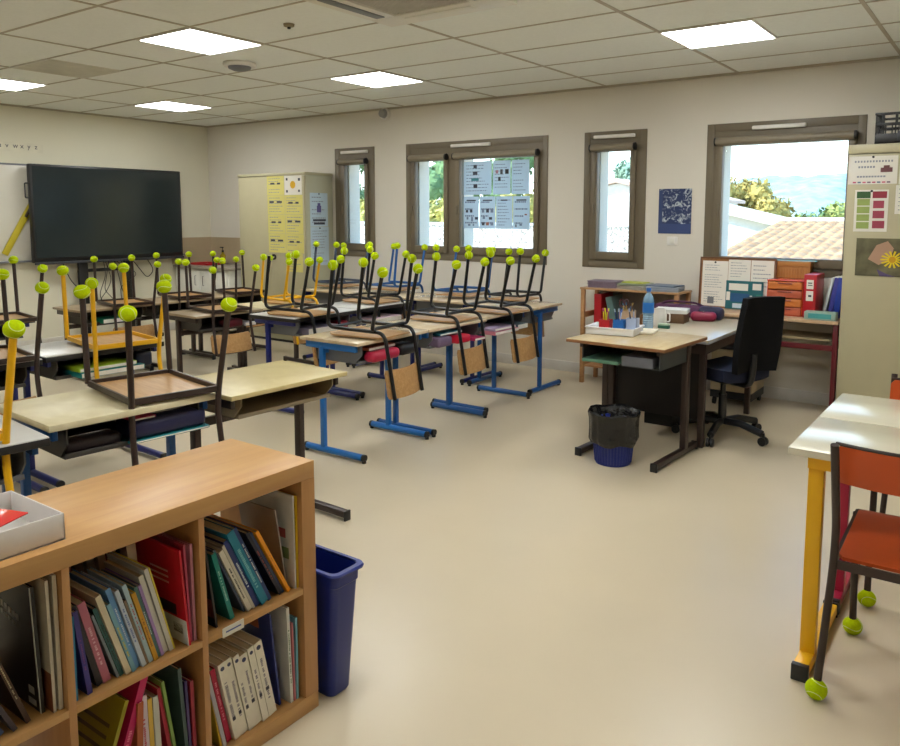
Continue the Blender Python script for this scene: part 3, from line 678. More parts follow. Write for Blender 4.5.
# ================================================================ RIGHT CABINET
t = thing('metal_cabinet', 'tall cream cabinet at the right edge with posters on its door', 'cabinet', (-1.03, 6.15, 0))
MB().box(0, 1.2, .018, .5, .03, 1.96, .006).build('cabinet_body', M_cab, t)
MB().box(-.006, 1.206, -.004, .5, 1.965, 2.03, .008).build('cabinet_top', M_cab, t)
MB().box(.004, .598, 0, .017, .08, 1.96, .003).build('door', M_cab, t); MB().box(.602, 1.196, 0, .017, .08, 1.96, .003).build('door', M_cab, t)
MB().box(.01, 1.19, .03, .49, 0, .03).build('plinth', M_black, t)
sheet('poster', 'white notice with writing and a row of coloured dots on the right cabinet', 'poster', (-1.022, 6.148, 1.75), 0, .31, .195, M_paper, M_ink2, 0, 61, pin=True,
      marks=[(.12+.062*i, .155+.062*i, .78, .85, M_ink2) for i in range(13)]+[(.2+.06*i, .24+.06*i, .58, .65, M_ink2) for i in range(6)]+[(.18+.06*i, .225+.06*i, .24, .30, M_ink2) for i in range(10)]+[(.66, .9, .42, .58, mat('basket ink', (110, 66, 70), .6)), (.72, .84, .58, .66, mat('basket ink', (110, 66, 70), .6))]+[(.1+.1*i, .17+.1*i, .04, .09, cmat([(190, 70, 110), (90, 110, 140), (200, 90, 120), (110, 80, 110)][i % 4])) for i in range(8)])
gm = [(.06, .47, .80, .96, cmat((52, 92, 48)))]+[(.08, .46, .07+.185*i, .23+.185*i, cmat((150, 168, 92))) for i in range(4)]
rm = [(.53, .95, .80, .96, cmat((150, 44, 62)))]+[(.56, .92-.02*i, .08+.24*i, .26+.24*i, cmat((160, 62, 82))) for i in range(3)]
sheet('poster', 'white poster with a green column and a red column on the right cabinet', 'poster', (-.972, 6.148, 1.415), 0, .215, .295, M_paper, M_ink2, 0, 62, marks=gm+rm, pin=True)
t = thing('poster', 'photo poster of a hand holding a yellow flower on the right cabinet', 'poster', (-.945, 6.148, 1.10))
MB().box(0, .36, -.002, 0, 0, .268).build('paper', mat('mottled olive photo', (96, 92, 66), .5, var=.45, vs_=9), t, flat=True)
MB().poly([(.08, -.003, .12), (.13, -.003, .22), (.2, -.003, .25), (.24, -.003, .2), (.22, -.003, .12), (.15, -.003, .08)], (0, .001, 0)).build('hand_picture', mat('skin print', (176, 140, 116), .6), t)
MB().poly([(.2, -.003, .02), (.14, -.003, .05), (.16, -.003, .0), (.26, -.003, .0)], (0, .001, 0)).build('violet_picture', mat('violet print', (84, 70, 110), .6), t)
f = MB()
for k in range(14): a = 2*PI*k/14; f.poly([(.235+.02*math.cos(a-.25), -.004, .12+.02*math.sin(a-.25)), (.235+.075*math.cos(a-.08), -.004, .12+.06*math.sin(a-.08)), (.235+.075*math.cos(a+.1), -.004, .12+.06*math.sin(a+.1)), (.235+.02*math.cos(a+.25), -.004, .12+.02*math.sin(a+.25))], (0, .0008, 0))
fl = f.build('flower_picture', mat('yellow print', (226, 200, 24), .6), t)
MB().cyl((.235, -.0045, .12), (.235, -.003, .12), .022, n=14).build('flower_centre', mat('gold print', (200, 150, 20), .6), fl)
sheet('paper_sheet', 'white sheet at the right edge of the picture, upper one on the right cabinet', 'paper', (-.70, 6.147, 1.745), 0, .21, .21, M_paper, M_ink2, 7, 63)
sheet('paper_sheet', 'white sheet at the right edge of the picture, lower one on the right cabinet', 'paper', (-.715, 6.1485, 1.54), 0, .2, .2, M_paper, M_ink2, 6, 64)
# black crate
t = thing('plastic_crate', 'black slotted plastic crate on top of the right cabinet', 'crate', (-.87, 6.17, 2.03))
f = MB(); W_, D_, H_ = .5, .36, .215
f.box(0, W_, 0, D_, 0, .012)
for (a, b, c, d) in ((0, W_, 0, .014), (0, W_, D_-.014, D_), (0, .014, .014, D_-.014), (W_-.014, W_, .014, D_-.014)):
    f.box(a, b, c, d, 0, .07, .002); f.box(a, b, c, d, .125, .145, .002); f.box(a-.004, b+.004, c-.004, d+.004, .198, .215, .003)
n = 24
for i in range(n+1):
    xx = i*(W_-.008)/n
    if i < 4 or 5 <= i <= 30: f.box(xx, xx+.007, .002, .012, .05, .13)
for i in range(6): xx = .04+i*.083; f.box(xx, xx+.016, .001, .013, .14, .2); 
for yy in (0.0, .11, .22, .335): f.box(0, .012, yy, yy+.02, .06, .2)
f.build('crate_body', M_black, t)
MB().box(.14, .36, -.003, .002, .02, .085, .003).build('front_plate', mat('dark slate plastic', (36, 40, 50), .4), t)

# ================================================================ LOW WOODEN SHELF BY THE WALL
t = thing('low_shelf', 'low wooden shelf unit against the window wall behind the teacher desk', 'shelf', (-3.21, 6.28, 0))
M_beech = wood('beech', (168, 122, 78), (184, 138, 92), (2, 2, 9), .4)
for xx in (0, .875):
    for yy in (0, .285): MB().box(xx, xx+.035, yy, yy+.035, 0, .86, .003).build('leg', M_beech, t)
    MB().box(xx+.008, xx+.027, .035, .285, .14, .19).box(xx+.008, xx+.027, .035, .285, .60, .65).build('side_rail', M_beech, t)
MB().box(-.005, .915, -.01, .33, .86, .878, .003).build('shelf_board', wood('beech flat', (176, 134, 92), (190, 150, 106), (9, 2, 2), .35), t)
MB().box(.04, .87, .02, .3, .15, .168).build('shelf_board', M_beech, t); MB().box(.04, .87, .02, .3, .5, .518).build('shelf_board', M_beech, t)
MB().box(.04, .87, .305, .315, .12, .85).build('back_panel', mat('grey back panel', (130, 120, 112), .6), t)
def stack(x, y, z, items, label0, group='paper piles on the low wooden shelf'):
    for i, (sx, sy, sz, col, rz, lab) in enumerate(items):
        t = thing('paper_stack', lab, 'papers', (x, y, z), rz, group)
        f = MB(); k = max(1, int(sz/.006))
        for q in range(k):
            dx, dy = R.uniform(-.006, .006), R.uniform(-.006, .006)
            f.box(-sx/2+dx, sx/2+dx, -sy/2+dy, sy/2+dy, q*sz/k, (q+1)*sz/k-.0008)
        f.build('papers', [cmat(col)], t, flat=True); z += sz
zs = .879
stack(-3.03, 6.42, zs, [(.27, .21, .06, (128, 112, 128), .1, 'mauve grey pile of papers at the left end of the low shelf')], '')
stack(-2.74, 6.42, zs, [(.26, .21, .032, (176, 172, 160), -.2, 'pile of pale papers in the middle of the low shelf'), (.27, .2, .02, (140, 150, 130), .15, 'green grey papers lying on the middle pile of the low shelf'), (.2, .14, .01, (186, 192, 80), -.1, 'lime green paper topmost on the middle pile of the low shelf')], '')
stack(-2.46, 6.40, zs, [(.28, .24, .04, (158, 168, 184), .12, 'bluish white pile of papers at the right end of the low shelf'), (.26, .2, .012, (98, 116, 140), -.1, 'blue printed paper topmost at the right end of the low shelf')], '')
t = thing('binder', 'red binder standing in the left of the low shelf', 'binder', (-3.10, 6.33, .519)); MB().box(0, .07, 0, .25, 0, .3, .004).build('cover', M_red, t); MB().box(.01, .06, .252, .256, .01, .29).build('pages', M_paper, t)
t = thing('binder', 'grey green binder leaning beside the red one in the low shelf', 'binder', (-2.93, 6.33, .520), rot=(0, -.22, 0)); MB().box(0, .06, 0, .24, 0, .28, .004).build('cover', cmat((92, 118, 116)), t); MB().box(.01, .05, .242, .246, .01, .27).build('pages', M_paper, t)

# ================================================================ TEACHER AREA
t = thing('teacher_side_desk', 'small beige desk with brown legs pushed against the teacher desk, white tray on it', 'desk', (-1.93, 4.57, 0), -.06)
TW, TD, TZ = .66, .64, .76
tt = MB().box(-TW/2, TW/2, -TD/2, TD/2, TZ-.024, TZ-.003, .003).build('tabletop', wood('teacher side top', (184, 162, 122), (198, 178, 140), (8, 2, 2), .22), t)
MB().box(-TW/2-.001, TW/2+.001, -TD/2-.001, TD/2+.001, TZ-.025, TZ-.006, .002).build('edge_band', mat('wood edge', (136, 92, 54), .5), t)
for s in (-1, 1):
    xx = s*(TW/2-.07)
    l = MB().box(xx-.02, xx+.02, .14, .19, .04, TZ-.03, .004).box(xx-.02, xx+.02, -.26, .34, .0+.012, .05, .005).box(xx-.012, xx+.012, -.25, .28, TZ-.06, TZ-.026, .003).build('leg', M_tubeBr, t)
    MB().box(xx-.022, xx+.022, -.275, -.258, .0, .053, .003).build('foot_cap', M_black, l); MB().box(xx-.022, xx+.022, .338, .35, 0, .053, .003).build('foot_cap', M_black, l)
f = MB(); f.box(-.26, .27, -.24, .2, TZ-.15, TZ-.144); f.box(-.26, -.252, -.24, .2, TZ-.15, TZ-.026); f.box(.262, .27, -.24, .2, TZ-.15, TZ-.026); f.box(-.26, .27, .19, .2, TZ-.15, TZ-.026)
f.build('book_tray', mat('dark green grey tray', (60, 66, 68), .5), t)
case('notebook', 'green folder lying in the small beige desk under its top', 'notebook', -2.06, 4.45, TZ-.142, .24, .3, .02, (96, 140, 118), PI, .003, group=None)
case('notebook', 'grey folder lying in the right of the small beige desk under its top', 'notebook', -1.82, 4.45, TZ-.142, .2, .28, .06, (110, 114, 126), PI, .003, group=None)

t = thing('teacher_desk', 'large grey topped teacher desk with a black modesty panel', 'desk', (-1.98, 5.45, 0), .0)
MB().box(-.42, .40, -.555, .62, .70, .725, .004).build('tabletop', mat('teacher grey laminate', (190, 178, 156), .2, var=.02), t)
MB().box(-.421, .401, -.556, .621, .698, .716, .004).build('edge_band', mat('pale grey edge', (172, 176, 186), .4), t)
MB().box(-.08, .12, -.42, .25, .08, .69, .003).build('drawer_unit', mat('black drawer unit', (14, 13, 14), .5, spec=.3), t)
MB().box(-.30, .32, -.46, -.44, .17, .69, .002).build('modesty_panel', mat('black brown panel', (26, 22, 22), .4, spec=.3), t)
for (xx, yy) in ((-.34, -.5), (.35, -.5), (-.34, .57), (.35, .57)): MB().box(xx-.02, xx+.02, yy-.02, yy+.02, 0, .70, .003).build('leg', M_tubeBr, t)
MB().box(-.40, .38, -.545, -.52, .63, .70).box(.355, .38, -.52, .6, .63, .70).build('apron', M_tubeBr, t)
t = thing('pedestal_cabinet', 'small beige drawer pedestal on black casters under the red legged desk', 'cabinet', (-1.77, 6.3, 0), 0)
MB().box(-.2, .13, -.12, .24, .12, .46, .004).build('cabinet_body', mat('pedestal beige', (176, 158, 126), .5), t)
MB().box(-.21, .14, -.13, .25, .46, .48, .003).build('cabinet_top', M_black, t); MB().box(-.2, .13, -.12, .24, .06, .12).build('plinth', M_black, t)
for k in range(3): MB().box(-.19, .12, -.132, -.12, .13+.108*k, .232+.108*k, .003).build('drawer', mat('pedestal beige', (176, 158, 126), .5), t)
for q in ((-.17, -.1), (.1, -.1), (-.17, .22), (.1, .22)): MB().cyl((q[0]-.01, q[1], .03), (q[0]+.01, q[1], .03), .03, n=14).box(q[0]-.006, q[0]+.006, q[1]-.01, q[1]+.01, .03, .07).build('caster', M_black, t)

t = thing('side_desk', 'desk with dark red legs under the wide window, binders on it', 'desk', (-1.605, 6.36, 0))
MB().box(-.60, .565, -.20, .27, .725, .75, .003).build('tabletop', wood('wall desk top', (190, 156, 122), (206, 176, 142), (8, 2, 2), .3), t)
for xx in (-.55, .545): MB().box(xx-.018, xx+.018, -.17, -.13, 0, .72, .003).box(xx-.018, xx+.018, .2, .24, 0, .72, .003).build('leg', M_tubeR, t)
MB().box(-.55, .53, -.165, -.14, .52, .56, .003).box(.515, .545, -.13, .2, .52, .56).build('lower_rail', M_tubeR, t)
MB().box(-.53, .51, -.15, .22, .59, .605).build('under_shelf', mat('shelf beige', (160, 144, 110), .5), t)

# office chair
t = thing('office_chair', 'black office chair on casters drawn up to the teacher desk', 'chair', (-1.60, 5.30, 0), -.5)
def seatf(u, v): 
    x_ = -.23+.46*u; y_ = -.23+.46*v; k = 1-.05*((2*u-1)**4+(2*v-1)**4)
    return (x_*k, y_*k, .42+.02*(abs(2*v-1)**2))
MB().slab(seatf, 12, 12, (0, 0, .075)).build('seat', M_fabricN, t)
cb = MB()
def backf(u, v):
    z = .50+.50*u; wv = .185*(1-.28*max(0, u-.45)**1.3-.25*max(0, .25-u)); y_ = (2*v-1)*wv
    return (.215+.06*u-.05*(2*v-1)**2*-1-.02, y_+.0, z)
MB().slab(backf, 14, 12, (.05, 0, 0)).build('backrest', M_fabricK, t)
MB().tube(fillet([(.05, 0, .40), (.24, 0, .40), (.262, 0, .52), (.262, 0, .62)], .08), .022, 10).build('back_stem', M_black, t)
MB().cyl((0, 0, .1), (0, 0, .3), .028).cyl((0, 0, .3), (0, 0, .42), .018).build('gas_column', M_black, t)
MB().box(-.12, .12, -.1, .1, .395, .425, .01).build('mechanism', M_black, t)
for k in range(5):
    a = 2*PI*k/5+.25; ca, sa = math.cos(a), math.sin(a)
    l = MB().tube([(0, 0, .11), (.14*ca, .14*sa, .115), (.30*ca, .30*sa, .078)], .024, 10).build('base_arm', M_black, t)
    MB().cyl((.31*ca-.022*sa, .31*sa+.022*ca, .03), (.31*ca-.006*sa, .31*sa+.006*ca, .03), .029, n=16).cyl((.31*ca+.006*sa, .31*sa-.006*ca, .03), (.31*ca+.022*sa, .31*sa-.022*ca, .03), .029, n=16).cyl((.31*ca, .31*sa, .03), (.31*ca, .31*sa, .085), .009, n=8).build('caster', M_black, l)

# waste bin with bag
t = thing('waste_bin', 'blue ribbed waste bin lined with a black bag in front of the small desk', 'bin', (-1.97, 4.33, 0), 0)
t.scale = (1.02, 1.02, 1.0)
f = MB().lathe([(0, 0), (.105, 0), (.108, .01), (.135, .27), (.14, .275), (.13, .27), (.10, .012), (0, .012)], n=40)
for k in range(40):
    a = 2*PI*k/40; f.tube([(.109*math.cos(a), .109*math.sin(a), .012), (.128*math.cos(a), .128*math.sin(a), .2)], .003, 5)
f.build('bin_body', M_blueP, t)
rb = random.Random(5); ph = [rb.uniform(0, 6) for _ in range(8)]
def bagp(a, r, z, amp): return ((r+amp*(math.sin(7*a+ph[0])+.7*math.sin(13*a+ph[1])+.5*math.sin(23*a+ph[2])))*math.cos(a), (r+amp*(math.sin(7*a+ph[0])+.7*math.sin(13*a+ph[1])+.5*math.sin(23*a+ph[2])))*math.sin(a), z+amp*2*math.sin(5*a+ph[3]))
prof = [(.136, .13, .004), (.150, .16, .005), (.148, .22, .003), (.150, .28, .002), (.158, .32, .002), (.152, .33, .003), (.140, .32, .003), (.12, .24, .006), (.08, .15, .008), (.0, .12, 0)]
def bagf(u, v):
    i = min(int(u*(len(prof)-1)), len(prof)-2); f_ = u*(len(prof)-1)-i
    p = [prof[i][k]*(1-f_)+prof[i+1][k]*f_ for k in range(3)]; return bagp(2*PI*v, p[0], p[1], p[2])
MB().grid(bagf, 27, 90).build('bin_bag', M_bag, t)

# things on the teacher desks
t = thing('pen_tray', 'white plastic tray holding coloured pots on the small beige desk', 'tray', (-2.12, 4.64, TZ), .12)
f = MB().box(-.15, .15, -.105, .105, 0, .004)
for q in ((-.158, .158, -.113, -.105), (-.158, .158, .105, .113), (-.158, -.15, -.105, .105), (.15, .158, -.105, .105)): f.box(*q, 0, .045, .002)
f.box(-.165, .165, -.12, -.112, .04, .048, .002).box(-.165, .165, .112, .12, .04, .048, .002).box(-.165, -.157, -.112, .112, .04, .048, .002).box(.157, .165, -.112, .112, .04, .048, .002)
f.build('tray_body', mat('bright white plastic', (226, 226, 226), .4), t)
def pot(x, y, z, w_, h_, col, label, n_pens, cols, shape='box', name='pencil_pot'):
    t = thing(name, label, 'pot', (x, y, z), .12)
    m_ = cmat(col) if not isinstance(col, bpy.types.Material) else col
    if shape == 'box':
        f = MB().box(-w_/2, w_/2, -w_/2, w_/2, 0, .004)
        for q in ((-w_/2, w_/2, -w_/2, -w_/2+.004), (-w_/2, w_/2, w_/2-.004, w_/2), (-w_/2, -w_/2+.004, -w_/2, w_/2), (w_/2-.004, w_/2, -w_/2, w_/2)): f.box(*q, 0, h_)
    else: f = MB().lathe([(0, 0), (w_/2, 0), (w_/2, h_), (w_/2-.003, h_), (w_/2-.003, .004), (0, .004)], n=20)
    f.build('pot_body', m_, t)
    for k in range(n_pens):
        q = thing('pen', 'pen standing in the %s' % label, 'pen', (x+R.uniform(-.012, .012), y+R.uniform(-.012, .012), z+.005), group='pens in the %s' % label, rot=(R.uniform(-.22, .22), R.uniform(-.22, .22), 0))
        MB().cyl((0, 0, 0), (0, 0, .135), .0038, n=8).build('pen_barrel', cmat(cols[k % len(cols)]), q); MB().cyl((0, 0, .135), (0, 0, .155), .0042, n=8).build('pen_cap', cmat(cols[(k+1) % len(cols)]), q)
pot(-2.165, 4.60, TZ+.005, .07, .085, (186, 20, 30), 'red pot in the white tray', 4, [(220, 200, 40), (170, 60, 120), (220, 220, 60)])
pot(-2.085, 4.64, TZ+.005, .07, .085, (30, 104, 180), 'blue pot in the white tray', 5, [(40, 60, 120), (170, 190, 210), (60, 100, 180)])
pot(-2.015, 4.685, TZ+.005, .07, .095, (168, 182, 206), 'pale clear pot in the white tray', 3, [(60, 60, 80), (150, 160, 190)])
pot(-2.33, 5.32, .726, .10, .10, (188, 160, 130), 'wooden pot on the teacher desk', 4, [(170, 140, 60), (60, 110, 150), (120, 80, 40)])
t = thing('scissors', 'dark red handled scissors standing in the wooden pot', 'scissors', (-2.352, 5.30, .731), rot=(0, 0, .6))
MB().box(-.012, -.002, -.002, .002, 0, .12).box(.002, .012, -.002, .002, 0, .12).build('blades', M_chrome, t)
MB().tube([(-.018+.014*math.cos(2*PI*k/16), 0, .15+.026*math.sin(2*PI*k/16)) for k in range(16)], .0045, 6, closed=True).tube([(.018+.014*math.cos(2*PI*k/16), 0, .15+.026*math.sin(2*PI*k/16)) for k in range(16)], .0045, 6, closed=True).build('handles', mat('dark red handle', (70, 20, 30), .4), t)
pot(-2.21, 5.33, .726, .05, .075, (110, 76, 44), 'small brown cup right of the wooden pot', 0, [], 'cyl', 'cup')
# bottle
t = thing('water_bottle', 'clear plastic water bottle with a blue cap and label', 'bottle', (-2.03, 4.98, .726))
prof = [(0, 0), (.034, 0), (.038, .008)]
for k in range(8): z = .012+k*.0145; prof += [(.038, z), (.035, z+.007)]
prof += [(.038, .13), (.038, .22), (.034, .24), (.02, .268), (.014, .275), (.014, .29), (0, .29)]
MB().lathe(prof, n=28).build('bottle_body', mat('clear pet', (150, 195, 225), .08, alpha=.45, var=0), t)
MB().lathe([(.0385, .14), (.0388, .145), (.0388, .205), (.0385, .21)], n=28).build('bottle_label', cmat((30, 110, 190)), t)
MB().lathe([(0, .285), (.0165, .285), (.0165, .305), (.015, .309), (0, .309)], n=20).build('bottle_cap', cmat((10, 84, 170)), t)
def simple(name, label, cat, loc, rz, parts):
    t = thing(name, label, cat, loc, rz)
    for (pn, args, m_) in parts: MB().box(*args).build(pn, m_, t)
    return t
t = thing('carafe', 'white jug behind the water bottle', 'jug', (-2.08, 5.32, .726)); MB().lathe([(0, 0), (.04, 0), (.05, .02), (.05, .09), (.04, .12), (.042, .13), (.037, .13), (.045, .09), (.045, .02), (0, .005)]).build('jug_body', M_white, t); MB().tube(fillet([(.048, 0, .1), (.075, 0, .1), (.075, 0, .04), (.048, 0, .04)], .015), .005, 8).build('handle', M_white, t)
simple('paper_box', 'brown open box of slips on the teacher desk', 'box', (-2.10, 5.62, .726), .1, [('box_body', (-.11, .11, -.08, .08, 0, .07, .003), mat('dark wood box', (92, 66, 40), .5))])
case('paper_stack', 'white slips heaped on the brown box', 'papers', -2.10, 5.62, .797, .17, .24, .03, (220, 220, 216), PI/2+.2, .002, group=None)
t = thing('hand_bag', 'long plum coloured bag lying along the back of the teacher desk', 'bag', (-2.16, 5.97, .726), .0); MB().box(-.22, .26, -.07, .07, .0, .095, .04, seg=4).build('bag_body', mat('plum fabric', (72, 28, 66), .7, bump=.4), t); MB().tube(fillet([(-.16, -.02, .09), (-.1, -.03, .12), (.12, -.03, .12), (.2, -.02, .09)], .04), .008, 8).build('handle', mat('plum fabric', (72, 28, 66), .7), t)
case('pencil_case', 'crimson pencil case beside the plum bag on the teacher desk', 'pencil case', -1.92, 5.80, .726, .19, .09, .07, (130, 16, 54), .3, .03, group=None)
case('pencil_case', 'dark navy pencil case leaning on the crimson one on the teacher desk', 'pencil case', -1.90, 5.92, .726, .2, .09, .10, (34, 34, 66), -.2, .035, group=None)
simple('stapler', 'small green box in front of the white jug', 'box', (-2.02, 5.25, .726), .1, [('box_body', (-.04, .04, -.02, .02, 0, .022, .004), cmat((40, 96, 80))), ('lid', (-.04, .04, -.02, .02, .0225, .034, .004), cmat((170, 190, 170)))])
case('paper_stack', 'pale papers lying behind the white tray', 'papers', -2.0, 4.78, TZ+.0005, .2, .2, .012, (216, 206, 186), .2, .001, group=None)
# cork board with papers
t = thing('notice_board', 'cork board with a wooden frame leaning behind the office chair', 'board', (-2.19, 6.50, .751), rot=(-.06, 0, 0))
MB().box(0, .60, 0, .012, .0, .415).build('cork', mat('cork', (150, 104, 64), .8, var=.2, vs_=60), t)
f = MB()
for q in ((-.012, .0, 0, .415), (.60, .612, 0, .415)): f.box(q[0], q[1], -.006, .014, q[2], q[3], .002)
f.box(-.012, .612, -.006, .014, .415, .427, .002); f.build('frame', mat('board frame', (112, 72, 42), .5), t)
def on_board(label, dx, dz, w_, h_, **k):
    return sheet('paper_sheet', label, 'paper', (-2.19+dx, 6.497+dz*.06, .751+dz), 0, w_, h_, tl=(-.06, 0, 0), group='papers on the cork board', **k)
on_board('leftmost white sheet with a dark square on the cork board', .012, .015, .215, .38, rows=16, seed=71, marks=[(.25, .5, .05, .2, M_tray)], pin=True, tilt=0)
on_board('middle white table sheet on the cork board', .23, .2, .18, .21, rows=8, seed=72)
on_board('right white lined sheet on the cork board', .415, .02, .18, .39, rows=10, seed=73)
sheet('poster', 'teal and white printed card in front of the cork board, behind the office chair', 'poster', (-1.965, 6.475, .755), 0, .30, .235, cmat((22, 96, 104)), rows=0, tl=(-.06, 0, 0), thick=.003, marks=[(.08, .6, .66, .9, M_paper), (.72, .95, .7, .92, M_paper), (.02, .12, .3, .6, M_paper), (.14, .64, .26, .56, cmat((30, 84, 130))), (.66, .72, .3, .5, M_paper), (.2, .5, .04, .2, M_paperB), (.82, .96, .1, .55, cmat((30, 120, 110)))])
# orange drawer unit
t = thing('drawer_organizer', 'orange translucent plastic drawer tower on the red legged desk', 'drawers', (-1.585, 6.28, .751))
MB().box(0, .265, .012, .27, 0, .006).box(0, .006, .012, .27, 0, .27).box(.259, .265, .012, .27, 0, .27).box(0, .265, .262, .27, 0, .27).box(-.003, .268, 0, .27, .27, .278, .002).build('tower_body', mat('orange plastic', (206, 74, 40), .25), t)
for k in range(4):
    d_ = MB().box(.009, .256, 0, .2, .008+.066*k, .066+.066*k, .004).build('drawer', mat('pale orange plastic', (196, 92, 64) if k % 2 else (204, 116, 66), .25), t) if False else MB().box(.009, .256, 0, .2, .008+.066*k, .066+.066*k, .004).build('drawer', [mat('dull orange drawer', (190, 96, 70), .25), mat('amber drawer', (208, 120, 60), .25)][k % 2], t)
    MB().box(.08, .185, -.008, 0, .05+.066*k, .06+.066*k, .002).build('drawer_pull', mat('dark orange pull', (120, 44, 26), .3), d_)
t = thing('wicker_box', 'tan wooden slatted box standing behind the orange drawer tower', 'box', (-1.60, 6.555, .751))
f = MB().box(0, .27, 0, .09, 0, .40, .004)
for k in range(12): f.box(.012+k*.0205, .026+k*.0205, -.004, 0, .02, .35)
f.build('box_body', wood('tan slats', (168, 112, 54), (184, 128, 66), (12, 12, 2), .5), t); MB().box(-.004, .274, -.008, .094, .37, .41, .005).build('lid', wood('tan lid', (176, 120, 60), (186, 134, 74), (2, 12, 12), .5), t)
MB().box(-1.58, -1.24, 6.56, 6.64, 1.1625, 1.172, .001)
t = thing('folder', 'turquoise folder lying on top of the tan slatted box', 'folder', (-1.46, 6.60, 1.1625)); MB().box(-.15, .17, -.045, .045, 0, .006).build('cover', cmat((80, 170, 180)), t); MB().box(-.14, .165, -.047, -.0455, .001, .005).build('pages', M_paper, t)
t = thing('binder', 'red lever arch binder with white labels beside the orange drawer tower', 'binder', (-1.312, 6.27, .751)); MB().box(0, .09, 0, .28, 0, .33, .004).build('cover', M_red, t)
MB().box(.02, .07, -.001, 0, .22, .29).box(.02, .07, -.001, 0, .13, .205).build('spine_label', M_paper, t); MB().box(.03, .06, -.0018, -.001, .262, .27).box(.03, .062, -.0018, -.001, .246, .252).box(.035, .058, -.0018, -.001, .16, .175).build('lettering', M_ink, t)
MB().tube([(.045+.012*math.cos(2*PI*k/16), -.001, .04+.012*math.sin(2*PI*k/16)) for k in range(16)], .002, 6, closed=True).build('finger_ring', M_chrome, t)
for i, (col, xx, lab) in enumerate((((190, 196, 200), -1.195, 'pale grey folder leaning left of the blue binders'), ((60, 60, 150), -1.155, 'violet blue binder, middle of the leaning ones'), ((34, 60, 160), -1.115, 'bright blue binder at the right end of the leaning ones'))):
    t = thing('binder', lab, 'binder', (xx, 6.34, .751), rot=(0, .2-.05*i, 0), group='leaning binders beside the right cabinet')
    MB().box(0, .022+.01*i, 0, .27, 0, .315, .003).build('cover', cmat(col), t); MB().box(.004, .016+.01*i, .01, .265, .315, .3165).build('pages', M_paper, t)
t = thing('card_box', 'pale turquoise patterned flat box at the front of the red legged desk', 'box', (-1.28, 6.17, .751)); MB().box(0, .22, 0, .1, 0, .06, .003).build('box_body', cmat((150, 176, 164)), t); MB().box(.03, .19, -.001, 0, .012, .048).build('printed_front', cmat((70, 150, 150)), t)

# ================================================================ RIGHT TABLES AND ORANGE CHAIRS
def rtable(y0, y1, leg, label, coly, f0, f1):
    t = thing('school_table', label, 'table', (-.58, y0, 0))
    MB().box(0, 1.3, .002, y1-y0-.002, .735, .76, .003).build('tabletop', mat('cream white laminate', (208, 202, 180), .18, var=.02), t)
    for xx in (.085, 1.215):
        l = MB().box(xx-.024, xx+.024, coly-.02, coly+.02, .03, .70, .003).box(xx-.024, xx+.024, f0, f1, .012, .052, .004).build('leg', leg, t)
        MB().box(xx-.027, xx+.027, f0-.02, f0+.002, 0, .056, .003).build('foot_cap', M_black, l); MB().box(xx-.027, xx+.027, f1-.002, f1+.012, 0, .056, .003).build('foot_cap', M_black, l)
    MB().box(.06, 1.24, .02, .05, .695, .735).box(.06, .11, .03, y1-y0-.03, .70, .735).box(1.19, 1.24, .03, y1-y0-.03, .70, .735).build('apron', leg, t)
rtable(2.655, 3.135, M_tubeY, 'cream table with yellow legs at the right edge, nearest one', .05, -.055, .44)
rtable(3.14, 3.63, mat('magenta red paint', (160, 26, 60), .35), 'cream table with a red leg behind the yellow legged one', .10, .0, .46)
chair('CO', -.225, 2.772, -PI/2, 0, 'orange and brown chair standing at the near side of the yellow legged table', 'orange chairs at the right tables', True)
chair('CO', -.215, 3.49, PI/2, 0, 'orange and brown chair standing at the far side of the right tables', 'orange chairs at the right tables', True)

# ================================================================ BLUE BIN
t = thing('plastic_bin', 'tall navy blue plastic bin standing beside the bookcase end', 'bin', (-1.81, 1.668, 0), 0)
t.scale = (.97, .80, .93)
def rr_ring(hx, hy, r, z, n=6):
    out = []
    for (sx, sy, a0) in ((1, 1, 0), (-1, 1, PI/2), (-1, -1, PI), (1, -1, 1.5*PI)):
        for k in range(n+1): a = a0+PI/2*k/n; out.append((sx*(hx-r)+r*math.cos(a), sy*(hy-r)+r*math.sin(a), z))
    return out
def loft(rings, mb, mi=0, cap0=True, cap1=False):
    o = len(mb.v); n = len(rings[0])
    for r_ in rings: mb.v += r_
    for i in range(len(rings)-1):
        for j in range(n): mb.f.append([o+i*n+j, o+i*n+(j+1) % n, o+(i+1)*n+(j+1) % n, o+(i+1)*n+j]); mb.mi.append(mi)
    if cap0: mb.f.append([o+j for j in range(n)][::-1]); mb.mi.append(mi)
    if cap1: mb.f.append([o+(len(rings)-1)*n+j for j in range(n)]); mb.mi.append(mi)
    return mb
loft([rr_ring(.13, .052, .025, 0), rr_ring(.135, .056, .025, .01), rr_ring(.165, .072, .028, .40), rr_ring(.17, .075, .028, .405), rr_ring(.172, .076, .028, .452), rr_ring(.166, .070, .026, .452), rr_ring(.155, .064, .024, .39), rr_ring(.125, .048, .02, .012)], MB(), cap1=True).build('bin_body', M_blueP, t)
loft([rr_ring(.172, .076, .028, .445), rr_ring(.186, .088, .032, .445), rr_ring(.188, .090, .032, .452), rr_ring(.184, .087, .032, .458), rr_ring(.167, .071, .027, .458)], MB(), cap0=False).build('rim', M_blueP, t)

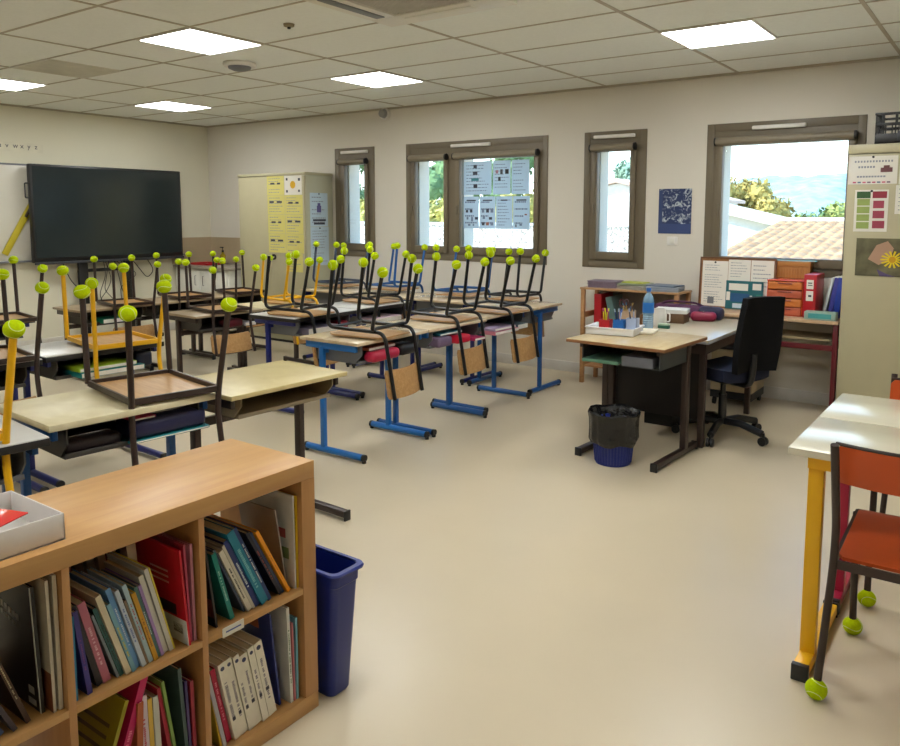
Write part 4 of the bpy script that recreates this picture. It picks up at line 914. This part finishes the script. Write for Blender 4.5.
# ================================================================ BOOKCASE
BX1, BX0, BY1 = -1.69, -2.08, 1.578
t = thing('bookcase', 'low oak cube bookcase full of books in the left foreground', 'bookcase', (0, 0, 0))
BY0 = BY1-1.49; TT = .052; ZC = .79
MB().box(BX0, BX1, BY0, BY1, ZC-TT, ZC, .0015).build('top_panel', M_oak, t)
MB().box(BX0, BX1, BY0, BY1, 0, TT, .0015).build('base_panel', M_oak, t)
for (a, b) in ((BY1-TT, BY1), (BY0, BY0+TT)): MB().box(BX0, BX1, a, b, TT, ZC-TT, .001).build('side_panel', M_oakV, t)
DV = [BY1-TT-.335, BY1-TT-.335*2-.018, BY1-TT-.335*3-.036]
for a in DV: MB().box(BX0+.001, BX1-.002, a-.018, a, TT, ZC-TT, .0008).build('divider', M_oakV, t)
cells = [(DV[0], BY1-TT), (DV[1], DV[0]-.018), (DV[2], DV[1]-.018), (BY0+TT, DV[2]-.018)]
for a, b in cells: MB().box(BX0+.001, BX1-.002, a, b, .386, .404, .0008).build('shelf_board', M_oak, t)
o = MB().box(BX1-.002, BX1+.0005, 1.235, 1.305, .383, .409).build('shelf_label', M_paper, t); MB().box(BX1+.0005, BX1+.001, 1.245, 1.295, .394, .398).build('lettering', mat('blue ink', (60, 80, 150), .6), o)
def book(y, z, th, hh, dd, ang, col, label, xoff=0, marks=None, pages=M_page, cell='', front=None):
    """pivot: lowest corner on the shelf; ang>0 leans its top towards the viewer's left"""
    if ang < 0: z += th*math.sin(-ang)
    t = thing('book', label, 'book', (BX1-.02-xoff, y, z+.0005), group='books in the %s of the bookcase' % cell, rot=(ang, 0, 0))
    c_ = cmat(col); b = .0018
    f = MB().box(-dd, 0, 0, b, 0, hh).box(-dd, 0, th-b, th, 0, hh).box(-b, 0, b, th-b, 0, hh)
    f.build('cover', c_, t, flat=True)
    MB().box(-dd+.003, -b-.0003, b+.0001, th-b-.0001, .003, hh-.003).build('pages', pages, t, flat=True)
    rb_ = random.Random(hash(label) % 1000 if False else sum(map(ord, label)))
    if marks is not None and th > .008:
        f = MB(); z_ = hh*rb_.uniform(.2, .35); ze = hh*rb_.uniform(.6, .85); q_ = rb_.uniform(.12, .2)
        while z_ < ze:
            l = rb_.uniform(.002, .005)
            f.box(0, .0005, th*(.5-q_), th*(.5+q_*rb_.uniform(.5, 1)), z_, z_+l); z_ += l+(.0018 if rb_.random() < .8 else .007)
        f.build('spine_title', cmat(marks), t, flat=True)
    if front: 
        for (a0, a1, c0, c1, cc) in front: MB().box(-dd*a1, -dd*a0, -.0006, 0, hh*c0, hh*c1).build('cover_picture', cmat(cc), t, flat=True)
    return t
def pack(y, z, cell, specs, gap=.0012):
    """books with equal lean packed side by side; spec = (thick, h, d, ang, col, label, marks, front)"""
    for s in specs:
        th, hh, dd, ang, col, lab = s[:6]; mk = s[6] if len(s) > 6 else None; fr = s[7] if len(s) > 7 else None
        book(y, z, th, hh, dd, ang, col, lab, xoff=R.uniform(0, .015), marks=mk, cell=cell, front=fr)
        y += (th+gap)/math.cos(ang)
    return y
R.seed(11)
A, B_, D_ = .404, TT, None
W = (214, 208, 196)
# upper right cell  y 1.191..1.526
c = 'upper right cell'
book(1.1925, A, .007, .23, .2, 0.0, (20, 26, 60), 'thin navy book standing at the left wall of the upper right cell', cell=c)
pack(1.234, A, c, [(.006, .275, .21, .12, (30, 24, 26), 'dark album with a pale edge at the left of the upper right cell', None, [(.02, .9, .1, .3, (120, 50, 40)), (.1, .8, .5, .8, (60, 70, 90))])])
pack(1.283, A, c, [(.014, .215, .19, .26, (10, 128, 118), 'short teal book leaning in the upper right cell', (160, 210, 200))])
pack(1.333, A, c, [(.007, .235, .2, .42, (60, 70, 96), 'slate blue thin book in the upper right cell'), (.015, .225, .2, .42, (214, 206, 190), 'white spined book with dark lettering in the upper right cell', (40, 30, 30)),
     (.008, .24, .19, .42, (196, 190, 176), 'pale thin book with an orange corner in the upper right cell', None), (.016, .25, .21, .42, (24, 44, 110), 'royal blue book with pale title in the upper right cell', (200, 210, 220)),
     (.024, .275, .23, .43, (10, 120, 150), 'thick turquoise book in the upper right cell', (120, 190, 200)), (.012, .28, .22, .43, (16, 50, 110), 'dark blue tall album in the upper right cell', (220, 220, 220))])
pack(1.459, A, c, [(.010, .255, .22, .47, (18, 24, 44), 'black blue book left of the orange one in the upper right cell', (180, 60, 50)), (.008, .25, .21, .47, (40, 60, 100), 'slate book with a white tag left of the orange one in the upper right cell')])
pack(1.484, A, c, [(.011, .25, .22, .47, (232, 150, 14), 'bright orange book at the lower right of the upper right cell', (190, 120, 10))])
book(1.503, A, .005, .255, .17, .15, (150, 140, 132), 'curled grey magazine behind the orange book in the upper right cell', xoff=.03, cell=c)
book(1.511, A, .005, .29, .24, .01, (214, 214, 210), 'white picture album standing in the upper right cell', cell=c, front=[(.1, .9, .3, .42, (120, 140, 90)), (.15, .5, .52, .62, (190, 90, 90)), (.5, .85, .15, .25, (120, 120, 160))])
book(1.518, A, .007, .285, .24, 0.0, (224, 186, 20), 'yellow edged book at the right wall of the upper right cell', cell=c)
# lower right cell
c = 'lower right cell'
book(1.194, B_, .007, .17, .2, 0.02, (30, 100, 140), 'blue thin book at the left wall of the lower right cell', cell=c)
pack(1.234, B_, c, [(.006, .16, .18, .16, (200, 160, 30), 'ochre book low at the left of the lower right cell'), (.010, .225, .2, .2, (176, 172, 186), 'silver grey book leaning at the left of the lower right cell'), (.006, .23, .19, .2, (180, 170, 160), 'beige thin book left of the crimson one in the lower right cell'),
     (.015, .24, .2, .2, (176, 12, 60), 'crimson book in the lower right cell', (220, 120, 140))])
y_ = 1.279
lb = ['first white novel right of the crimson book in the lower right cell', 'second white novel counting from the crimson book in the lower right cell', 'third white novel counting from the crimson book in the lower right cell', 'fourth white novel from the crimson book, slightly shorter and thicker', 'fifth white novel counting from the crimson book in the lower right cell', 'sixth white novel, set apart at the right of the row']
for i in range(6):
    th = [.024, .022, .021, .026, .021, .028][i]
    y_ += .003 if i == 5 else 0
    hh = .25 if i != 3 else .238
    q = book(y_, B_, th, hh, .19, .2, (226, 220, 204), lb[i], xoff=.004*(i % 2), marks=(120, 114, 124), cell=c)
    MB().cyl((-.0002, th/2, hh-.017), (.0008, th/2, hh-.017), th*.26, n=14).build('spine_emblem', cmat((50, 56, 90)), q)
    MB().box(0, .0007, th*.3, th*.7, .06+.005*i, .072+.005*i).build('spine_mark', cmat((44, 44, 60)), q)
    y_ += (th+.0012)/math.cos(.2)
book(1.4565, B_, .006, .30, .22, .10, (34, 46, 120), 'large dark blue picture book behind the white novels', xoff=.02, cell=c, front=[(.25, .55, .8, .9, (150, 70, 40)), (.7, .95, .4, .7, (40, 70, 160))])
book(1.483, B_, .011, .305, .22, .03, (206, 206, 200), 'tall grey white folder standing in the lower right cell', marks=(90, 120, 90), cell=c)
book(1.498, B_, .006, .25, .2, .02, (190, 110, 120), 'pink thin book in the lower right cell', cell=c)
book(1.508, B_, .008, .26, .2, 0, (110, 170, 190), 'pale blue book at the right wall of the lower right cell', cell=c)
# upper middle cell  y .838..1.173
c = 'upper middle cell'
a1 = .30
book(.842, A, .009, .205, .15, 0.0, (20, 120, 165), 'bright blue thin book at the left wall of the upper middle cell', cell=c)
pack(.874, A, c, [(.012, .215, .16, .12, (60, 50, 130), 'violet blue book in the left of the upper middle cell', (120, 60, 130))])
pack(.905, A, c, [(.014, .225, .17, .24, (34, 26, 34), 'black spined book in the left of the upper middle cell'), (.019, .225, .17, .24, (190, 110, 130), 'dusty pink book in the upper middle cell', (230, 190, 200))])
specs = [((.006, .19, .16), (120, 130, 140), 'grey thin book with a dark dotted spine in the upper middle cell', None), ((.01, .205, .16), (40, 90, 90), 'spiral green book in the upper middle cell', (20, 30, 30)),
 ((.014, .235, .17), (216, 204, 176), 'cream spined book in the upper middle cell', None), ((.010, .205, .16), (120, 170, 190), 'pale blue and yellow book in the upper middle cell', (220, 200, 60)),
 ((.013, .24, .17), (100, 150, 200), 'sky blue book in the upper middle cell', (220, 230, 240)), ((.011, .23, .17), (190, 200, 214), 'white blue book in the upper middle cell', (100, 120, 180)),
 ((.006, .195, .15), (120, 100, 80), 'brown thin book in the upper middle cell', None), ((.011, .235, .16), (170, 196, 206), 'icy blue book with a stripe in the upper middle cell', (190, 60, 60)),
 ((.011, .205, .16), (204, 150, 40), 'amber spined book in the upper middle cell', (150, 90, 30)), ((.009, .215, .16), (70, 110, 110), 'dark green grey book in the upper middle cell', (200, 210, 220)),
 ((.008, .215, .16), (160, 130, 190), 'lilac book in the upper middle cell', None), ((.013, .235, .16), (206, 202, 190), 'off white thick book in the upper middle cell', None), ((.011, .25, .17), (196, 194, 186), 'tall grey white book in the upper middle cell', None),
 ((.004, .25, .16), (206, 190, 40), 'thin book with a yellow corner in the upper middle cell', None)]
pack(.952, A, c, [(s[0][0], s[0][1], s[0][2], a1-.004*i, s[1], s[2], s[3]) for i, s in enumerate(specs)])
book(1.138, A, .006, .265, .20, .075, (196, 20, 44), 'red covered magazine with a white foot in the upper middle cell', xoff=-.01, cell=c, front=[(0.0, .95, 0.0, .26, (224, 224, 224)), (.1, .3, .1, .2, (60, 60, 60)), (.4, .6, .1, .2, (60, 60, 60)), (.2, .8, .28, .4, (40, 20, 30)), (.3, .7, .6, .62, (230, 180, 180)), (.3, .7, .66, .68, (230, 180, 180)), (.3, .7, .72, .74, (230, 180, 180))])
book(1.150, A, .006, .27, .21, .045, (176, 60, 90), 'rose book behind the red magazine in the upper middle cell', cell=c)
book(1.160, A, .008, .265, .21, .01, (196, 130, 150), 'pale pink book at the right wall of the upper middle cell', cell=c)
for i in range(9):   # second layer of books at the back of this cell
    t = thing('book', 'back row book seen only as page edges above the front row', 'book', (BX1-.235, .875+i*.030, A+.0005), group='back row books in the upper middle cell', rot=(.12, 0, 0))
    hh = [.25, .29, .27, .30, .26, .29, .31, .28, .29][i]; f = MB().box(-.13, 0, 0, .0016, 0, hh).box(-.13, 0, .0184, .02, 0, hh).box(-.0016, 0, .0016, .0184, 0, hh); f.build('cover', cmat([(110, 90, 80), (150, 140, 130), (190, 180, 160), (120, 60, 60)][i % 4]), t, flat=True)
    MB().box(-.128, -.0018, .0017, .0183, .002, hh-.003).build('pages', M_page, t, flat=True)
# lower middle cell
c = 'lower middle cell'
pack(.862, B_, c, [(.01, .30, .22, -.36, (150, 140, 10), 'big yellow olive book leaning right in the lower middle cell', None, [(.15, .7, .75, .78, (90, 80, 20)), (.15, .8, .66, .69, (90, 80, 20)), (.2, .75, .57, .60, (90, 80, 20)), (.2, .7, .48, .51, (90, 80, 20))])])
pack(.902, B_, c, [(.02, .335, .24, -.34, (190, 10, 90), 'magenta book leaning right in the lower middle cell', (230, 120, 160))])
pack(.975, B_, c, [(.008, .26, .18, -.12, (214, 210, 210), 'white thin book in the lower middle cell', (120, 90, 80)), (.016, .26, .18, -.05, (176, 90, 50), 'rust brown book in the lower middle cell')])
pack(1.012, B_, c, [(.022, .265, .18, 0.02, (206, 190, 200), 'pale lilac book with a red title in the lower middle cell', (190, 60, 80)), (.012, .25, .17, 0.02, (216, 180, 70), 'yellow spined book in the lower middle cell'), (.016, .25, .17, .02, (200, 200, 190), 'grey white book in the lower middle cell')])
pack(1.092, B_, c, [(.01, .27, .2, .14, (160, 14, 44), 'dark red book under the green one in the lower middle cell'), (.008, .285, .2, .14, (120, 150, 70), 'green grey magazine in the lower middle cell', None)])
pack(1.128, B_, c, [(.01, .295, .21, .06, (60, 80, 80), 'dark slate book in the lower middle cell'), (.008, .25, .2, .04, (60, 40, 100), 'violet thin book in the lower middle cell'), (.01, .245, .2, .02, (150, 30, 50), 'red thin book at the right wall of the lower middle cell')])
# upper left cell y .485..0.82
c = 'upper left cell'
book(.808, A, .009, .318, .28, 0.0, (206, 196, 176), 'tall pale album at the right wall of the upper left cell', cell=c)
book(.795, A, .007, .312, .27, .01, (190, 180, 160), 'tall beige album second from the right in the upper left cell', cell=c, front=[(.0, .4, 0, .3, (120, 70, 40))])
bk = book(.778, A, .008, .30, .25, .03, (22, 20, 22), 'black chalkboard covered book with white handwriting in the upper left cell', xoff=.02, cell=c, front=[(.95-.07*i-.045, .95-.07*i, .78-.012*i, .83-.012*i, (200, 200, 196)) for i in range(10)]+[(.75-.07*i-.045, .75-.07*i, .68-.012*i, .72-.012*i, (180, 180, 176)) for i in range(6)]+[(.1, .2, .12, .18, (200, 200, 196)), (.08, .22, .03, .08, (200, 200, 196)), (0, .02, 0, 1, (206, 206, 200))])
pack(.742, A, c, [(.010, .30, .24, .32, (70, 44, 30), 'dark brown photo book leaning on the black one in the upper left cell', (200, 190, 150))])
pack(.712, A, c, [(.010, .25, .22, .42, (60, 50, 60), 'dark grey book in the upper left cell'), ])
pack(.684, A, c, [(.014, .22, .2, .5, (90, 104, 140), 'blue grey book low in the upper left cell')])
pack(.65, A, c, [(.014, .22, .2, .55, (150, 140, 136), 'grey and red book lowest in the upper left cell', (170, 40, 40)), (.012, .2, .2, .55, (30, 110, 150), 'blue and red book at the bottom of the upper left cell', (190, 50, 40))][::-1])
# tray with red sleeve on the bookcase
t = thing('letter_tray', 'white plastic tray on top of the bookcase at the left edge', 'tray', (-1.85, .68, ZC), 0)
f = MB().box(-.125, .125, -.17, .17, 0, .004)
f.box(.121, .125, -.17, .17, 0, .062, .001).box(-.125, -.121, -.17, .17, 0, .062, .001).box(-.125, .125, .166, .17, 0, .062, .001).box(-.125, .125, -.17, -.166, 0, .062, .001)
f.build('tray_body', mat('pinkish white plastic', (224, 218, 214), .4), t)
t = thing('plastic_sleeve', 'red plastic folder lying tilted in the white tray on the bookcase', 'folder', (-1.85, .66, ZC+.036), rot=(.10, -.05, .22))
t.location.z += .012
MB().box(-.10, .10, -.13, .12, 0, .003, .001).build('cover', mat('glossy red sleeve', (214, 52, 50), .15), t); MB().box(-.09, .09, -.12, .122, -.002, -.0005).build('papers', M_paper, t)

# ================================================================ OUTSIDE
M_ground = mat('dry ground', (206, 200, 180), .9, var=.15, vs_=1.5)
MB().box(-120, 60, YW+TH+.5, 260, -3.2, -3.0)
tag(MB().box(-160, 80, 7.3, 300, -3.2, -3.0).build('ground', M_ground, flat=True), kind='structure')
def roof_mat():
    m = mat('terracotta tiles', (178, 138, 98), .85, var=.3, vs_=4, stretch=(1, 1, 1)); return m
t = thing('tiled_roof_house', 'house with a pale terracotta tiled roof seen through the widest window', 'house', (-4.6, 13.0, 0))
f = MB()
def rf(u, v):
    x_ = v*16.0; y_ = u*6.0; ph_ = (x_/.22) % 1; row = (y_/.38) % 1
    return (x_, y_, .58+.78*u+.045*abs(math.sin(PI*x_/.22))+.03*(1-row))
f.grid(rf, 128, 440); f.build('roof', roof_mat(), t, flat=True)
MB().box(.1, 16, .3, 6, -3, .55).build('wall', mat('pale render', (226, 218, 200), .9), t)
r_ = MB()
r_.tube([(0, 6.05, 1.42), (16, 6.05, 1.42)], .07, 8); r_.build('ridge', mat('pale mortar', (216, 208, 192), .9), t)
MB().tube([(-.1, -.05, .56), (16, -.05, .56)], .05, 8).build('gutter', mat('blue grey zinc', (150, 176, 186), .4), t)
t = thing('white_house', 'low white house with a shallow gable seen through the narrow third window', 'house', (-11.8, 22.0, -3))
MB().poly([(0, 0, 0), (3.9, 0, 0), (3.9, 0, 4.95), (1.75, 0, 5.5), (0, 0, 5.1)], (0, 5, 0)).build('wall', mat('white render', (236, 232, 222), .9), t)
MB().poly([(-.2, -.2, 5.05), (1.75, -.2, 5.52), (4.1, -.2, 4.93), (4.1, -.2, 5.03), (1.75, -.2, 5.64), (-.2, -.2, 5.17)], (0, 5.4, 0)).build('roof', mat('rosy tiles', (206, 176, 156), .9), t)
t = thing('roof_wing', 'white sloping roof wing left of the terracotta roof', 'house', (-6.9, 20.0, -3))
MB().poly([(0, 0, 0), (2.0, 0, 0), (2.0, 0, 4.28), (0, 0, 4.75)], (0, 3, 0)).build('wall', mat('pale render', (226, 218, 200), .9), t)
MB().poly([(-.1, -.2, 4.78), (2.6, -.2, 4.14), (2.6, -.2, 4.22), (-.1, -.2, 4.87)], (0, 3.4, 0)).build('roof', mat('bleached tiles', (226, 216, 200), .9), t)
def stonemat():
    m = mat('pale rubble stone', (214, 206, 190), .9); n = m.node_tree; L = n.links.new; b = n.nodes['Principled BSDF']
    vo = n.nodes.new('ShaderNodeTexVoronoi'); vo.inputs['Scale'].default_value = 11; r = [x for x in n.nodes if x.type == 'VALTORGB'][0]
    vo.feature = 'DISTANCE_TO_EDGE'
    tcx = [x for x in n.nodes if x.type == 'TEX_COORD'][0]; L(tcx.outputs['Object'], vo.inputs['Vector']); L(vo.outputs['Distance'], r.inputs[0])
    r.color_ramp.elements[0].position = 0.02; r.color_ramp.elements[0].color = (*lin((120, 112, 104)), 1); r.color_ramp.elements[1].position = .12; r.color_ramp.elements[1].color = (*lin((226, 222, 212)), 1)
    return m
t = thing('stone_wall', 'pale rubble stone wall seen low through the papered window and the narrow ones', 'wall', (-26, 15.2, -3))
MB().box(0, 20.2, 0, .5, 0, 4.28).build('wall_body', stonemat(), t, flat=True); MB().box(-.1, 20.3, -.05, .55, 4.28, 4.34, .02).build('coping', mat('coping stone', (200, 210, 214), .9), t)
def blobs(name, label, cat, loc, rx, ry, rz_, m_, n=26, seed=1, trunk=True, leaves=5200, ls=.13):
    r = random.Random(seed); t = thing(name, label, cat, loc); f = MB(); cl = []
    for i in range(n):
        a = r.uniform(0, 2*PI); q = r.uniform(0, 1)**.5; zz = r.uniform(-.8, 1)
        k = math.sqrt(max(.1, 1-zz*zz*.8)); s_ = r.uniform(.2, .36)
        c0 = Vector((rx*q*k*math.cos(a), ry*q*k*math.sin(a), rz_*(1.15+zz))); cl.append((c0, s_))
        bm = bmesh.new(); bmesh.ops.create_icosphere(bm, subdivisions=2, radius=1)
        for v in bm.verts: v.co *= 1+r.uniform(-.2, .2)
        f.add(bm, Matrix.Translation(c0) @ Matrix.Diagonal((rx*s_*.8, ry*s_*.8, rz_*s_*.8, 1)))
    for i in range(leaves):
        c0, s_ = r.choice(cl); d = Vector((r.gauss(0, 1), r.gauss(0, 1), r.gauss(0, 1))).normalized(); k = r.uniform(.75, 1.25)
        p = c0+Vector((d.x*rx*s_*k, d.y*ry*s_*k, d.z*rz_*s_*k)); u = Vector((r.gauss(0, 1), r.gauss(0, 1), r.gauss(0, 1))).normalized(); w_ = u.cross(d)
        if w_.length < .01: continue
        w_.normalize(); l = ls*r.uniform(.6, 1.3); o_ = len(f.v)
        f.v += [tuple(p-u*l), tuple(p+w_*l*.5), tuple(p+u*l), tuple(p-w_*l*.5)]; f.f.append([o_, o_+1, o_+2, o_+3]); f.mi.append(0)
    f.build('foliage', m_, t, flat=True)
    if trunk: MB().cyl((0, 0, -1.5), (0, 0, rz_), .22, .12, 10).build('trunk', M_tubeBr, t)
    return t
M_olive = mat('olive leaves', (150, 154, 84), .9, var=.35, vs_=1.4); M_green = mat('green leaves', (112, 140, 92), .9, var=.35, vs_=1.4); M_grn2 = mat('grey green leaves', (150, 176, 150), .9, var=.3, vs_=1.4)
M_amber = mat('autumn leaves', (184, 164, 92), .9, var=.3, vs_=1.4)
blobs('tree', 'yellow green tree at the left of the view through the widest window', 'tree', (-10.9, 30.5, -1.0), 1.3, 1.3, 2.1, M_olive, seed=1)
blobs('tree', 'amber tinted tree in the middle of the view through the widest window', 'tree', (-9.7, 34, -1.5), 1.7, 1.6, 1.9, M_amber, seed=2)
blobs('tree', 'green tree right of the amber one through the widest window', 'tree', (-6.6, 36, -1.9), 1.6, 1.4, 1.7, M_green, seed=3)
blobs('tree', 'olive tree at the right side of the view through the widest window', 'tree', (-5.2, 30, -1.7), 1.5, 1.5, 1.5, M_olive, seed=4)
blobs('tree', 'grey green tree above the white house through the narrow window', 'tree', (-14.9, 36, 0.3), 1.5, 1.4, 1.8, M_grn2, seed=5)
for i, (x_, y_, s_, q) in enumerate(((-26.2, 34, 2.3, 'behind the left pane of the papered window'), (-20.6, 34, 2.2, 'behind the right edge of the papered window'), (-32.5, 34, 2.6, 'through the window beside the cabinet'))):
    blobs('tree', 'tall green tree %s' % q, 'tree', (x_, y_, -1.0), s_, s_, s_*1.2, M_green, seed=20+i)
for i, (x_, q) in enumerate(((-13.6, 'behind the right half of the papered window'), (-16.6, 'behind the middle of the papered window'), (-19.6, 'behind the left pane'), (-22.8, 'far left, seen beside the cabinet'))):
    blobs('bush', 'yellow dry bush above the stone wall %s' % q, 'bush', (x_, 22, -.9), 1.15, .9, 1.35, mat('straw yellow leaves', (200, 190, 110), .9, var=.3, vs_=1.4), seed=40+i, trunk=False)
f = MB()
def hill(u, v):
    x_ = -105+130*u; y_ = 150+60*v; k = math.exp(-((x_+47)/20)**4)*11.5+math.exp(-((x_+26)/17)**2)*5.5+math.exp(-((x_+75)/24)**2)*6
    return (x_, y_, -3+(k+1.1*math.sin(x_*.35)*.3+.5*math.sin(x_*1.1+v*9)*.4)*math.sin(PI*min(1, v*1.02)*.5)+0)
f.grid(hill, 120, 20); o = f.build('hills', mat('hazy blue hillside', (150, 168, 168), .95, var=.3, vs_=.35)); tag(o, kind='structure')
